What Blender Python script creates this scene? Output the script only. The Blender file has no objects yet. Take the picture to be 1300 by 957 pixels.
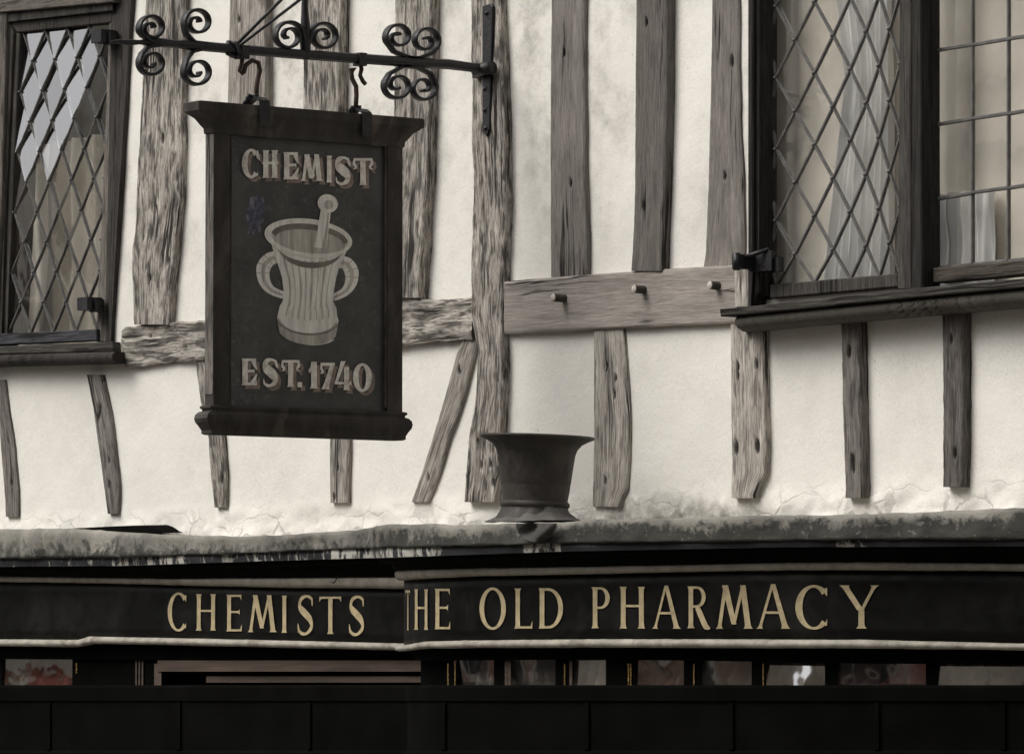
import bpy, bmesh, math, random
from mathutils import Vector, noise, Matrix
random.seed(7)
R = math.radians
scn = bpy.context.scene
COL = scn.collection

# ------------------------------------------------------------------ camera
IW, IH, F = 1300.0, 957.0, 6300.0
AZ = 52.0                                  # angle between the wall's normal and the line of sight
DIST, CAMZ, PITCH = 14.0, 2.7, 3.15
ca, sa = math.cos(R(AZ)), math.sin(R(AZ))
CAM = Vector((DIST * sa, -DIST * ca, CAMZ))
cp_, sp_ = math.cos(R(PITCH)), math.sin(R(PITCH))
FW = Vector((-sa * cp_, ca * cp_, sp_))
RT = Vector((ca, sa, 0))
UP = RT.cross(FW).normalized()

def ray(px, py):
    return (FW * F + RT * (px - IW / 2) - UP * (py - IH / 2)).normalized()
def W(px, py, y=0.0):
    """the point of the wall-parallel plane y that is seen at px, py"""
    d = ray(px, py); t = (y - CAM.y) / d.y
    return CAM + d * t
def S(px, py, x):
    """the same for the plane of the bracket, at right angles to the wall"""
    d = ray(px, py); t = (x - CAM.x) / d.x
    return CAM + d * t
def zat(x, y, py):
    a = Vector((x - CAM.x, y - CAM.y, 0))
    k = -(py - IH / 2) / F
    # (a+z e).UP = k (a+z e).FW
    z = (k * a.dot(FW) - a.dot(UP)) / (UP.z - k * FW.z)
    return CAM.z + z
def pxof(p):
    r = p - CAM
    return IW / 2 + F * r.dot(RT) / r.dot(FW)

def lerp_tab(tab, x):
    if x <= tab[0][0]: return tab[0][1]
    for (a, va), (b, vb) in zip(tab, tab[1:]):
        if x <= b:
            f = (x - a) / (b - a)
            return va + (vb - va) * f
    return tab[-1][1]

# ------------------------------------------------------------------ nodes
def mat(name):
    m = bpy.data.materials.new(name); m.use_nodes = True
    nt = m.node_tree; nt.nodes.clear()
    o = nt.nodes.new('ShaderNodeOutputMaterial')
    b = nt.nodes.new('ShaderNodeBsdfPrincipled')
    nt.links.new(b.outputs[0], o.inputs[0])
    return m, nt, b
def N(nt, t, **kw):
    n = nt.nodes.new(t)
    for k, v in kw.items():
        if k in n.inputs: n.inputs[k].default_value = v
        else: setattr(n, k, v)
    return n
def L(nt, a, b): nt.links.new(a, b)
def noise_n(nt, vec, scale, detail=4, rough=.55, dist=0):
    n = N(nt, 'ShaderNodeTexNoise'); n.inputs['Scale'].default_value = scale
    n.inputs['Detail'].default_value = detail; n.inputs['Roughness'].default_value = rough
    n.inputs['Distortion'].default_value = dist
    if vec is not None: L(nt, vec, n.inputs['Vector'])
    return n.outputs['Fac']
def ramp(nt, fac, stops):
    r = N(nt, 'ShaderNodeValToRGB'); el = r.color_ramp.elements
    while len(el) < len(stops): el.new(.5)
    for e, (p, c) in zip(el, stops):
        e.position = p
        e.color = (c, c, c, 1) if isinstance(c, (int, float)) else (*c, 1)
    L(nt, fac, r.inputs[0]); return r.outputs[0]
def mixc(nt, mode, fac, a, b):
    n = N(nt, 'ShaderNodeMix', data_type='RGBA', blend_type=mode)
    for s, v in ((0, fac), (6, a), (7, b)):
        if hasattr(v, 'is_linked') or isinstance(v, bpy.types.NodeSocket): L(nt, v, n.inputs[s])
        elif s == 0: n.inputs[0].default_value = v
        else: n.inputs[s].default_value = (*v, 1) if len(v) == 3 else v
    return n.outputs[2]
def math_n(nt, op, a, b=None):
    n = N(nt, 'ShaderNodeMath', operation=op)
    for i, v in enumerate((a, b)):
        if v is None: continue
        if isinstance(v, bpy.types.NodeSocket): L(nt, v, n.inputs[i])
        else: n.inputs[i].default_value = v
    return n.outputs[0]
def mapping(nt, vec, scale):
    n = N(nt, 'ShaderNodeMapping'); n.inputs['Scale'].default_value = scale
    L(nt, vec, n.inputs['Vector']); return n.outputs[0]
def bump(nt, b, h, strength, dist=.01, prev=None):
    n = N(nt, 'ShaderNodeBump'); n.inputs['Strength'].default_value = strength
    n.inputs['Distance'].default_value = dist
    L(nt, h, n.inputs['Height'])
    if prev is not None: L(nt, prev, n.inputs['Normal'])
    L(nt, n.outputs[0], b.inputs['Normal']); return n.outputs[0]

def wood(name, crack=.5, contrast=1.0, fine=1.0, tint=(1, 1, 1), rough=.85, sh=1.0):
    """weathered oak; UV: u across the grain, v along it, in metres; tone from the object colour"""
    m, nt, b = mat(name)
    uv = N(nt, 'ShaderNodeUVMap').outputs[0]
    oi = N(nt, 'ShaderNodeObjectInfo').outputs['Color']
    att = N(nt, 'ShaderNodeAttribute', attribute_name='pit').outputs['Fac']
    warp = N(nt, 'ShaderNodeTexNoise'); warp.inputs['Scale'].default_value = 5; warp.inputs['Detail'].default_value = 3
    L(nt, uv, warp.inputs['Vector'])
    wv = N(nt, 'ShaderNodeVectorMath', operation='MULTIPLY_ADD')
    L(nt, warp.outputs['Color'], wv.inputs[0]); wv.inputs[1].default_value = (.014, .0, 0); L(nt, uv, wv.inputs[2])
    v = wv.outputs[0]
    def mr(x, a, b_, c, d):
        n = N(nt, 'ShaderNodeMapRange'); L(nt, x, n.inputs[0])
        for k, q in enumerate((a, b_, c, d)): n.inputs[k + 1].default_value = q
        return n.outputs[0]
    fib = noise_n(nt, mapping(nt, v, (210, 9 * sh, 1)), 1, 6, .8)
    med = noise_n(nt, mapping(nt, v, (32, 2.4 * sh, 1)), 1, 5, .62)
    big = noise_n(nt, mapping(nt, v, (9, 3.5 * sh, 1)), 1, 4, .6)
    def ridge(sc, wdt, lo, hi):
        r = noise_n(nt, mapping(nt, v, sc), 1, 3, .6)
        r = math_n(nt, 'ABSOLUTE', math_n(nt, 'SUBTRACT', r, .5))
        g = mr(noise_n(nt, mapping(nt, v, (sc[0] * .4, sc[1] * 2.2, 1)), 1, 2), lo, hi, 0, 1)
        return math_n(nt, 'MULTIPLY', mr(r, wdt * .5, wdt, 1, 0), g)
    c1 = ridge((40, .8 * sh, 1), .030 + .040 * crack, .56 - .08 * crack, .60)
    c2 = ridge((85, 3.0 * sh, 1), .05 + .07 * crack, .53 - .10 * crack, .58)
    sp = mr(noise_n(nt, mapping(nt, v, (170, 30, 1)), 1, 5, .75), .43, .37, 0, 1)
    sp = math_n(nt, 'MULTIPLY', sp, crack)
    cks = math_n(nt, 'MAXIMUM', math_n(nt, 'MAXIMUM', c1, math_n(nt, 'MULTIPLY', c2, min(.8, .12 + crack * 1.0))), sp)
    pits = math_n(nt, 'MAXIMUM', cks, att)
    k = contrast
    s = math_n(nt, 'MULTIPLY', math_n(nt, 'MULTIPLY', mr(fib, .34, .66, 1 - .62 * k, 1 + .50 * k), mr(med, .32, .68, 1 - .20 * k, 1 + .18 * k)), mr(big, .3, .7, 1 - .22 * k, 1 + .22 * k))
    vm = N(nt, 'ShaderNodeVectorMath', operation='SCALE'); L(nt, oi, vm.inputs[0]); L(nt, s, vm.inputs['Scale'])
    base = mixc(nt, 'MIX', math_n(nt, 'MULTIPLY', pits, .92), vm.outputs[0], (.012, .010, .009))
    L(nt, base, b.inputs['Base Color']); b.inputs['Roughness'].default_value = rough
    b.inputs['Specular IOR Level'].default_value = .2
    h = math_n(nt, 'SUBTRACT', math_n(nt, 'MULTIPLY', s, .6), math_n(nt, 'MULTIPLY', pits, 1.1))
    bump(nt, b, h, .35 + .4 * crack, .006)
    return m

def plaster_mat():
    m, nt, b = mat('lime_plaster')
    tc = N(nt, 'ShaderNodeTexCoord').outputs['Object']
    big = noise_n(nt, tc, 2.2, 5, .6)
    med = noise_n(nt, tc, 9, 5, .65)
    fine = noise_n(nt, tc, 140, 3, .6)
    sp = noise_n(nt, tc, 55, 2, .5)
    att = N(nt, 'ShaderNodeAttribute', attribute_name='low').outputs['Fac']
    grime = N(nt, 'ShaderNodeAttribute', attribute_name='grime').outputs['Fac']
    base = mixc(nt, 'MIX', ramp(nt, big, [(.35, 0.0), (.7, 1.0)]), (.88, .85, .795), (.80, .77, .715))
    st = math_n(nt, 'MULTIPLY', ramp(nt, med, [(.42, 0.0), (.64, .62)]), ramp(nt, big, [(.42, 0.0), (.58, 1.0)]))
    hi = N(nt, 'ShaderNodeAttribute', attribute_name='high').outputs['Fac']
    st = math_n(nt, 'MULTIPLY', st, math_n(nt, 'ADD', hi, .18))
    base = mixc(nt, 'MIX', st, base, (.34, .32, .285))
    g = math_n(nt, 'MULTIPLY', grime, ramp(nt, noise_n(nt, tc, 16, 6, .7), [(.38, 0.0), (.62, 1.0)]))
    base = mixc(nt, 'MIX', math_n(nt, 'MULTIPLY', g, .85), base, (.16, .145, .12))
    base = mixc(nt, 'MIX', ramp(nt, sp, [(.70, 0.0), (.80, .35)]), base, (.3, .27, .22))
    gr2 = noise_n(nt, tc, 210, 3, .8)
    base = mixc(nt, 'MULTIPLY', 1.0, base, ramp(nt, gr2, [(.30, .80), (.5, .97), (.7, 1.0)]))
    # cracks of old render, only along the rough foot of the wall
    wn = N(nt, 'ShaderNodeTexNoise'); wn.inputs['Scale'].default_value = 9; wn.inputs['Detail'].default_value = 5
    L(nt, tc, wn.inputs['Vector'])
    va = N(nt, 'ShaderNodeVectorMath', operation='MULTIPLY_ADD'); L(nt, wn.outputs['Color'], va.inputs[0])
    va.inputs[1].default_value = (.22, .1, .22); L(nt, mapping(nt, tc, (1, 1, 2.2)), va.inputs[2])
    vo = N(nt, 'ShaderNodeTexVoronoi', feature='DISTANCE_TO_EDGE'); vo.inputs['Scale'].default_value = 5.5
    L(nt, va.outputs[0], vo.inputs['Vector'])
    cr = ramp(nt, vo.outputs[0], [(0.0, 1.0), (.022, .7), (.045, 0.0)])
    cgate = ramp(nt, noise_n(nt, tc, 5, 2), [(.42, 0.0), (.55, 1.0)])
    cr = math_n(nt, 'MULTIPLY', math_n(nt, 'MULTIPLY', cr, cgate), att)
    base = mixc(nt, 'MIX', math_n(nt, 'MULTIPLY', cr, .6), base, (.12, .105, .09))
    L(nt, base, b.inputs['Base Color']); b.inputs['Roughness'].default_value = .95
    b.inputs['Specular IOR Level'].default_value = .1
    h = math_n(nt, 'ADD', math_n(nt, 'MULTIPLY', med, 1.2), math_n(nt, 'MULTIPLY', fine, .12))
    h = math_n(nt, 'ADD', h, math_n(nt, 'MULTIPLY', noise_n(nt, tc, 30, 4, .6), .3))
    h = math_n(nt, 'SUBTRACT', h, math_n(nt, 'MULTIPLY', cr, 1.2))
    h = math_n(nt, 'ADD', h, math_n(nt, 'MULTIPLY', math_n(nt, 'MULTIPLY', noise_n(nt, tc, 48, 6, .8, 1.2), att), 2.0))
    bump(nt, b, h, .35, .007)
    return m

def simple(name, col, rough=.5, metal=0, var=.25, scale=20, bumps=.2, spec=.4, stain=None, stainamt=.4, stretch=(1, 1, 1), coord='Object'):
    m, nt, b = mat(name)
    tc = mapping(nt, N(nt, 'ShaderNodeTexCoord').outputs[coord], stretch)
    n = noise_n(nt, tc, scale, 5, .6)
    lo = tuple(c * (1 - var) for c in col); hi = tuple(min(1, c * (1 + var)) for c in col)
    base = ramp(nt, n, [(.3, lo), (.7, hi)])
    if stain:
        s = ramp(nt, noise_n(nt, tc, scale * .35, 6, .7, .5), [(.5, 0.0), (.68, stainamt)])
        base = mixc(nt, 'MIX', s, base, stain)
    L(nt, base, b.inputs['Base Color'])
    r = ramp(nt, noise_n(nt, tc, scale * 2, 3), [(.3, max(0, rough - .1)), (.7, min(1, rough + .12))])
    L(nt, r, b.inputs['Roughness'])
    b.inputs['Metallic'].default_value = metal; b.inputs['Specular IOR Level'].default_value = spec
    if bumps: bump(nt, b, noise_n(nt, tc, scale * 3, 4), bumps, .004)
    return m

M = {}
M['plaster'] = plaster_mat()
M['oak_rough'] = wood('eroded_oak', crack=.75, contrast=1.25, rough=.95, sh=1.7)
M['oak'] = wood('weathered_oak', crack=.45, contrast=1.05, sh=1.2)
M['oak_smooth'] = wood('smooth_oak', crack=.15, contrast=.72, sh=1.2)
M['oak_clean'] = wood('sound_oak', crack=.02, contrast=.62, sh=1.0)
M['oak_end'] = simple('cut_peg_end', (.50, .46, .42), .8, 0, .15, 60, .2, .2)
M['frame'] = wood('dark_frame_oak', crack=.3, contrast=1.1)
M['iron'] = simple('black_iron', (.018, .018, .020), .42, .3, .5, 60, .5, .5, (.05, .04, .035), .4)
M['rust'] = simple('rusty_iron', (.075, .048, .038), .7, .2, .4, 90, .6, .3)
M['lead'] = simple('lead_came', (.12, .115, .11), .5, .3, .35, 40, .4, .5)
M['lead_sheet'] = None
M['black_paint'] = simple('black_paint', (.0034, .0034, .003), .5, 0, .4, 9, .2, .12, (.022, .021, .019), .6)
M['black_dull'] = simple('dull_black_paint', (.003, .003, .0027), .85, 0, .5, 9, .3, .03)
M['cream'] = simple('aged_cream_paint', (.27, .247, .205), .6, 0, .22, 30, .5, .3, (.12, .10, .08), .6)
M['cream_bright'] = simple('bright_cream_paint', (.36, .335, .285), .55, 0, .25, 30, .5, .25, (.13, .11, .085), .8)
M['gold'] = simple('faded_gilt_paint', (.47, .385, .23), .5, 0, .22, 45, .2, .4, (.20, .155, .09), .35)
M['letter_pink'] = simple('pale_buff_paint', (.90, .82, .74), .7, 0, .2, 60, .2, .3, (.22, .17, .14), .5)
M['letter_shadow'] = simple('brown_shade_paint', (.32, .25, .215), .7, 0, .25, 60, .2, .3, (.05, .04, .035), .5)
M['paint_light'] = simple('painted_bell_metal_light', (.86, .82, .75), .7, 0, .2, 26, .2, .3, (.27, .24, .20), .5, stretch=(1, 3.2, .35))
M['paint_mid'] = simple('painted_bell_metal_mid', (.52, .485, .43), .7, 0, .35, 26, .2, .3, (.10, .085, .07), .6, stretch=(1, 3.2, .35))
M['paint_dark'] = simple('painted_bell_metal_dark', (.22, .195, .165), .7, 0, .3, 26, .2, .3)
M['paint_line'] = simple('painted_outline_pale', (.88, .83, .73), .7, 0, .2, 40, .2, .3)
M['bluegrey'] = simple('flaked_primer_patch', (.10, .10, .135), .8, 0, .6, 70, .8, .3, (.45, .45, .50), .6)
M['brownwood'] = simple('brown_lintel_wood', (.085, .062, .048), .75, 0, .45, 14, .5, .3, (.02, .015, .012), .7, stretch=(.3, 1, 2.5))
M['curtain'] = simple('net_curtain', (.86, .86, .85), .9, 0, .06, 8, .1, .1)
M['curtain_beige'] = simple('beige_curtain', (.88, .83, .75), .9, 0, .10, 6, .1, .1)
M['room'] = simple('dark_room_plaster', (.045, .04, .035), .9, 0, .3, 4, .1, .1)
M['ironstone'] = simple('corroded_cast_iron', (.046, .041, .036), .62, .1, .4, 22, .45, .4, (.085, .075, .064), .6)
M['gilt'] = simple('gilt_bead', (.42, .28, .10), .3, .8, .5, 90, .3, .5)

def sign_panel_mat():
    m, nt, b = mat('worn_charcoal_sign_paint')
    tc = N(nt, 'ShaderNodeTexCoord').outputs['Object']
    base = ramp(nt, noise_n(nt, tc, 9, 6, .65), [(.35, (.044, .044, .042)), (.65, (.085, .084, .079))])
    sc = ramp(nt, noise_n(nt, tc, 55, 6, .75, 1.0), [(.54, 0.0), (.66, .7)])
    gate = ramp(nt, noise_n(nt, tc, 4, 3), [(.45, 0.0), (.65, 1.0)])
    base = mixc(nt, 'MIX', math_n(nt, 'MULTIPLY', sc, gate), base, (.20, .195, .19))
    L(nt, base, b.inputs['Base Color']); b.inputs['Roughness'].default_value = .6
    bump(nt, b, noise_n(nt, tc, 120, 4), .35, .002)
    return m
M['sign_panel'] = sign_panel_mat()
M['sign_wood'] = simple('dark_stained_sign_wood', (.042, .037, .032), .6, 0, .5, 22, .4, .25, (.15, .125, .105), .7, stretch=(1, 1, .4))

def lead_mat():
    m, nt, b = mat('mossy_lead_flashing')
    tc = N(nt, 'ShaderNodeTexCoord').outputs['Object']
    att = N(nt, 'ShaderNodeAttribute', attribute_name='band').outputs['Fac']
    n1 = noise_n(nt, tc, 5, 6, .65); n2 = noise_n(nt, tc, 22, 6, .7, .5)
    base = ramp(nt, n1, [(.35, (.085, .08, .07)), (.5, (.19, .18, .155)), (.68, (.30, .28, .245))])
    # moss and soot creep in along the lower half
    mo = math_n(nt, 'ADD', math_n(nt, 'MULTIPLY', att, .60), n2)
    moss = ramp(nt, mo, [(.74, 0.0), (.90, .95)])
    mcol = ramp(nt, noise_n(nt, tc, 7, 4), [(.4, (.010, .010, .008)), (.7, (.038, .038, .029))])
    base = mixc(nt, 'MIX', moss, base, mcol)
    lich = ramp(nt, noise_n(nt, tc, 44, 6, .75), [(.60, 0.0), (.68, .55)])
    base = mixc(nt, 'MIX', lich, base, (.33, .32, .28))
    L(nt, base, b.inputs['Base Color']); b.inputs['Roughness'].default_value = .8
    h = math_n(nt, 'ADD', n1, math_n(nt, 'MULTIPLY', n2, .6))
    bump(nt, b, h, .6, .012)
    return m
M['lead_sheet'] = lead_mat()

def flake_mat():
    m, nt, b = mat('flaking_black_and_white_paint')
    tc = N(nt, 'ShaderNodeTexCoord').outputs['Object']
    att = N(nt, 'ShaderNodeAttribute', attribute_name='flake').outputs['Fac']
    n = noise_n(nt, mapping(nt, tc, (1, 1, .35)), 42, 5, .7, .6)
    s = math_n(nt, 'ADD', math_n(nt, 'MULTIPLY', att, .40), n)
    f = ramp(nt, s, [(.74, 0.0), (.79, 1.0)])
    base = ramp(nt, noise_n(nt, tc, 14, 4), [(.3, (.012, .012, .014)), (.7, (.035, .035, .04))])
    base = mixc(nt, 'MIX', f, base, (.50, .48, .43))
    L(nt, base, b.inputs['Base Color']); b.inputs['Roughness'].default_value = .6
    bump(nt, b, f, .5, .004)
    return m
M['flake'] = flake_mat()

def glass_mat(name, refl, tint, wav, wscale):
    m = bpy.data.materials.new(name); m.use_nodes = True
    nt = m.node_tree; nt.nodes.clear()
    o = nt.nodes.new('ShaderNodeOutputMaterial')
    tr = N(nt, 'ShaderNodeBsdfTransparent'); tr.inputs[0].default_value = (*tint, 1)
    gl = N(nt, 'ShaderNodeBsdfGlossy'); gl.inputs['Roughness'].default_value = .03
    gl.inputs['Color'].default_value = (.95, .95, .97, 1)
    tc = N(nt, 'ShaderNodeTexCoord').outputs['Object']
    bp = N(nt, 'ShaderNodeBump'); bp.inputs['Strength'].default_value = wav; bp.inputs['Distance'].default_value = .01
    L(nt, noise_n(nt, tc, wscale, 2, .5), bp.inputs['Height']); L(nt, bp.outputs[0], gl.inputs['Normal'])
    mx = N(nt, 'ShaderNodeMixShader'); mx.inputs[0].default_value = refl; L(nt, tr.outputs[0], mx.inputs[1]); L(nt, gl.outputs[0], mx.inputs[2])
    L(nt, mx.outputs[0], o.inputs[0])
    return m
M['glass'] = glass_mat('old_window_glass', .44, (.97, .96, .93), .035, 8)
M['glass_clear'] = glass_mat('clear_window_glass', .28, (.99, .985, .97), .035, 8)
M['glass_shop'] = glass_mat('wavy_shop_glass', .42, (.97, .96, .94), .12, 8)

# ------------------------------------------------------------------ objects
def link(name, me, m, parent=None):
    o = bpy.data.objects.new(name, me); COL.objects.link(o)
    if m is not None and not me.materials: me.materials.append(m)
    if parent is not None: o.parent = parent; o.matrix_parent_inverse = parent.matrix_world.inverted()
    return o
def thing(name, label, cat, loc=(0, 0, 0), group=None):
    o = bpy.data.objects.new(name, None); COL.objects.link(o); o.location = loc
    o.empty_display_size = .1
    o['label'] = label; o['category'] = cat
    if group: o['group'] = group
    bpy.context.view_layer.update()
    return o
def tag(o, label=None, cat=None, group=None, kind=None):
    if label: o['label'] = label
    if cat: o['category'] = cat
    if group: o['group'] = group
    if kind: o['kind'] = kind
    return o

class MB:
    def __init__(s): s.v = []; s.f = []; s.uv = []; s.sm = []; s.mi = []; s.att = {}
    def add(s, vs, fs, uvs=None, smooth=False, mi=0):
        k = len(s.v); s.v += [tuple(v) for v in vs]
        for i, f in enumerate(fs):
            s.f.append([k + j for j in f]); s.sm.append(smooth); s.mi.append(mi)
            s.uv.append(uvs[i] if uvs else None)
    def obj(s, name, m, parent=None, mats=None):
        me = bpy.data.meshes.new(name); me.from_pydata(s.v, [], s.f)
        me.polygons.foreach_set('use_smooth', s.sm)
        me.polygons.foreach_set('material_index', s.mi)
        uvl = me.uv_layers.new(name='UVMap').data
        i = 0
        for f, u in zip(s.f, s.uv):
            for j in range(len(f)):
                if u: uvl[i].uv = u[j]
                else:
                    p = s.v[f[j]]; uvl[i].uv = (p[0] + p[1] * .7, p[2])
                i += 1
        for k, vals in s.att.items():
            a = me.attributes.new(k, 'FLOAT', 'POINT'); a.data.foreach_set('value', vals)
        if mats:
            for q in mats: me.materials.append(q)
        me.validate(); me.update()
        o = link(name, me, m, parent); o.data.name = name
        return o
    # box from two corners
    def box(s, a, b, mi=0, grain='z'):
        x0, y0, z0 = (min(a[i], b[i]) for i in range(3)); x1, y1, z1 = (max(a[i], b[i]) for i in range(3))
        vs = [(x0, y0, z0), (x1, y0, z0), (x1, y1, z0), (x0, y1, z0), (x0, y0, z1), (x1, y0, z1), (x1, y1, z1), (x0, y1, z1)]
        fs = [(0, 3, 2, 1), (4, 5, 6, 7), (0, 1, 5, 4), (1, 2, 6, 5), (2, 3, 7, 6), (3, 0, 4, 7)]
        uv = []
        for f in fs:
            u = []
            for j in f:
                p = vs[j]
                u.append((p[0] + p[1] * .7, p[2]) if grain == 'z' else (p[2] + p[1] * .7, p[0]))
            uv.append(u)
        s.add(vs, fs, uv, mi=mi)
    # outline seen in the photo, laid on the plane y=yf and given its depth back to yb
    def slab(s, pts, yf, yb, grain='v', bev=.003, off=0.0):
        P = [W(a, b, yf) for a, b in pts]
        n = len(P)
        c = sum(P, Vector()) / n
        ins = []
        for p in P:                      # small chamfer round the front
            d = (c - p); d.y = 0
            dx = math.copysign(min(bev, abs(d.x)), d.x); dz = math.copysign(min(bev, abs(d.z)), d.z)
            ins.append(Vector((p.x + dx, yf, p.z + dz)))
        mid = [Vector((p.x, yf + bev, p.z)) for p in P]
        bk = [Vector((p.x, yb, p.z)) for p in P]
        vs = ins + mid + bk
        def uvp(p): return ((p.x + off + p.y, p.z) if grain == 'v' else (p.z + off + p.y, p.x))
        fs = [tuple(range(n))]
        for i in range(n):
            j = (i + 1) % n
            fs.append((i, n + i, n + j, j)); fs.append((n + i, 2 * n + i, 2 * n + j, n + j))
        s.add(vs, fs, [[uvp(vs[k]) for k in f] for f in fs])
    def tube(s, pts, rad, seg=8, smooth=True, flat=None):
        """round bar through pts; flat=(w,t,axis): rectangular band, w along axis"""
        P = [Vector(p) for p in pts]; n = len(P); rings = []
        rr = rad if isinstance(rad, (list, tuple)) else [rad] * n
        up = Vector((1, 0, 0))
        for i, p in enumerate(P):
            t = (P[min(i + 1, n - 1)] - P[max(i - 1, 0)]).normalized()
            if flat:
                a = Vector(flat[2]); b_ = t.cross(a).normalized()
                w, th = flat[0] / 2, flat[1] / 2 * (rr[i] if rad else 1)
                c = .25
                cs = [(-1, -1 + c), (-1, 1 - c), (-1 + c * th / w * 2, 1), (1 - c * th / w * 2, 1), (1, 1 - c), (1, -1 + c), (1 - c * th / w * 2, -1), (-1 + c * th / w * 2, -1)]
                rings.append([p + a * (w * u) + b_ * (th * v) for u, v in cs])
            else:
                a = t.cross(up)
                if a.length < .1: a = t.cross(Vector((0, 0, 1)))
                a.normalize(); b_ = t.cross(a)
                rings.append([p + (a * math.cos(2 * math.pi * k / seg) + b_ * math.sin(2 * math.pi * k / seg)) * rr[i] for k in range(seg)])
        m_ = len(rings[0]); vs = [v for r in rings for v in r]; fs = []
        for i in range(n - 1):
            for k in range(m_):
                q = (k + 1) % m_
                fs.append((i * m_ + k, i * m_ + q, (i + 1) * m_ + q, (i + 1) * m_ + k))
        fs.append(tuple(range(m_))[::-1]); fs.append(tuple((n - 1) * m_ + k for k in range(m_)))
        s.add(vs, fs, None, smooth and not flat)
    def lathe(s, c, prof, seg=48, axis=(0, 0, 1), wob=0, mi=0):
        q = Vector((0, 0, 1)).rotation_difference(Vector(axis)); rings = []
        vs = []; n = len(prof)
        for i, (r, z) in enumerate(prof):
            for k in range(seg):
                a = 2 * math.pi * k / seg
                rr = r
                if wob: rr += wob * noise.noise(Vector((math.cos(a) * 3, math.sin(a) * 3, z * 22 + 5))) * (r > .01)
                vs.append(Vector(c) + q @ Vector((rr * math.cos(a), rr * math.sin(a), z)))
        fs = [(i * seg + k, i * seg + (k + 1) % seg, (i + 1) * seg + (k + 1) % seg, (i + 1) * seg + k) for i in range(n - 1) for k in range(seg)]
        s.add(vs, fs, None, True, mi)
    def stack(s, c, hx, hy, prof, kx=1.0):
        """a moulding that returns round a rectangular block: prof = (projection, z)"""
        vs = []
        for o, z in prof:
            a, b_ = hx + o * kx, hy + o
            vs += [(c[0] - a, c[1] - b_, z), (c[0] + a, c[1] - b_, z), (c[0] + a, c[1] + b_, z), (c[0] - a, c[1] + b_, z)]
        fs = []
        for i in range(len(prof) - 1):
            for k in range(4):
                q = (k + 1) % 4; fs.append((i * 4 + k, i * 4 + q, i * 4 + 4 + q, i * 4 + 4 + k))
        fs.append((3, 2, 1, 0)); m_ = len(prof) * 4 - 4; fs.append((m_, m_ + 1, m_ + 2, m_ + 3))
        s.add(vs, fs)

# ================================================================== BUILDING
bld = thing('timber_framed_building', 'half timbered building with cream plaster, weathered oak timbers and leaded upper windows', 'building', (0, 0, 0))

# window openings, as outlines in the wall plane
WIN_L = [(-420, 30), (150, 4), (134, 452), (-420, 470)]
WIN_R = [(962, -600), (1850, -600), (1850, 330), (962, 382)]
def inpoly(x, z, P):
    c = False; n = len(P)
    for i in range(n):
        a, b = P[i], P[(i + 1) % n]
        if (a[1] > z) != (b[1] > z) and x < (b[0] - a[0]) * (z - a[1]) / (b[1] - a[1]) + a[0]: c = not c
    return c
def winpoly(pts): return [(W(a, b).x, W(a, b).z) for a, b in pts]
PL, PR = winpoly(WIN_L), winpoly(WIN_R)

X0, X1 = W(-150, 480).x, W(1450, 480).x
ZTOP = W(650, -170).z
ZFOOT = W(650, 700).z
def build_plaster():
    step = .011
    xs0, xs1 = X0 - .9, X1 + .9
    nx = int((xs1 - xs0) / step); nz = int((ZTOP + .25 - (ZFOOT - .12)) / step)
    mb = MB(); low = []; gr = []; hi = []
    zz0 = ZFOOT - .12
    for j in range(nz + 1):
        z = zz0 + j * step
        for i in range(nx + 1):
            x = xs0 + i * step
            l = max(0.0, min(1.0, (ZFOOT + .17 - z) / .14))
            n = noise.noise(Vector((x * 2.1, 3, z * 2.1))) * .006 + noise.noise(Vector((x * 9, 7, z * 9))) * .0016
            n += l * (noise.fractal(Vector((x * 9, 2, z * 16)), .9, 2.1, 4) * .017 + .004 + max(0, noise.noise(Vector((x * 3.3, 9, z * 3)))) * .010 + noise.noise(Vector((x * 31, 4, z * 40))) * .004)
            mb.v.append((x, -n, z)); low.append(l); hi.append(max(0, min(1, (z - (ZTOP - 1.15)) / .45)))
            px = pxof(Vector((x, 0, z)))
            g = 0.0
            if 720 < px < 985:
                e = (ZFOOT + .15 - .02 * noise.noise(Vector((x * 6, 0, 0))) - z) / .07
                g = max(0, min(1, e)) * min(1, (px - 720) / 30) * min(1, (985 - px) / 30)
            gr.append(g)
    hole = [inpoly(v[0], v[2], PL) or inpoly(v[0], v[2], PR) for v in mb.v]
    r = nx + 1
    for j in range(nz):
        for i in range(nx):
            a = j * r + i
            if hole[a] and hole[a + 1] and hole[a + r] and hole[a + r + 1]: continue
            mb.f.append([a, a + 1, a + r + 1, a + r]); mb.uv.append(None); mb.sm.append(True); mb.mi.append(0)
    mb.att = {'low': low, 'grime': gr, 'high': hi}
    o = mb.obj('plaster_wall', M['plaster'], bld)
    return o
build_plaster()

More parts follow.
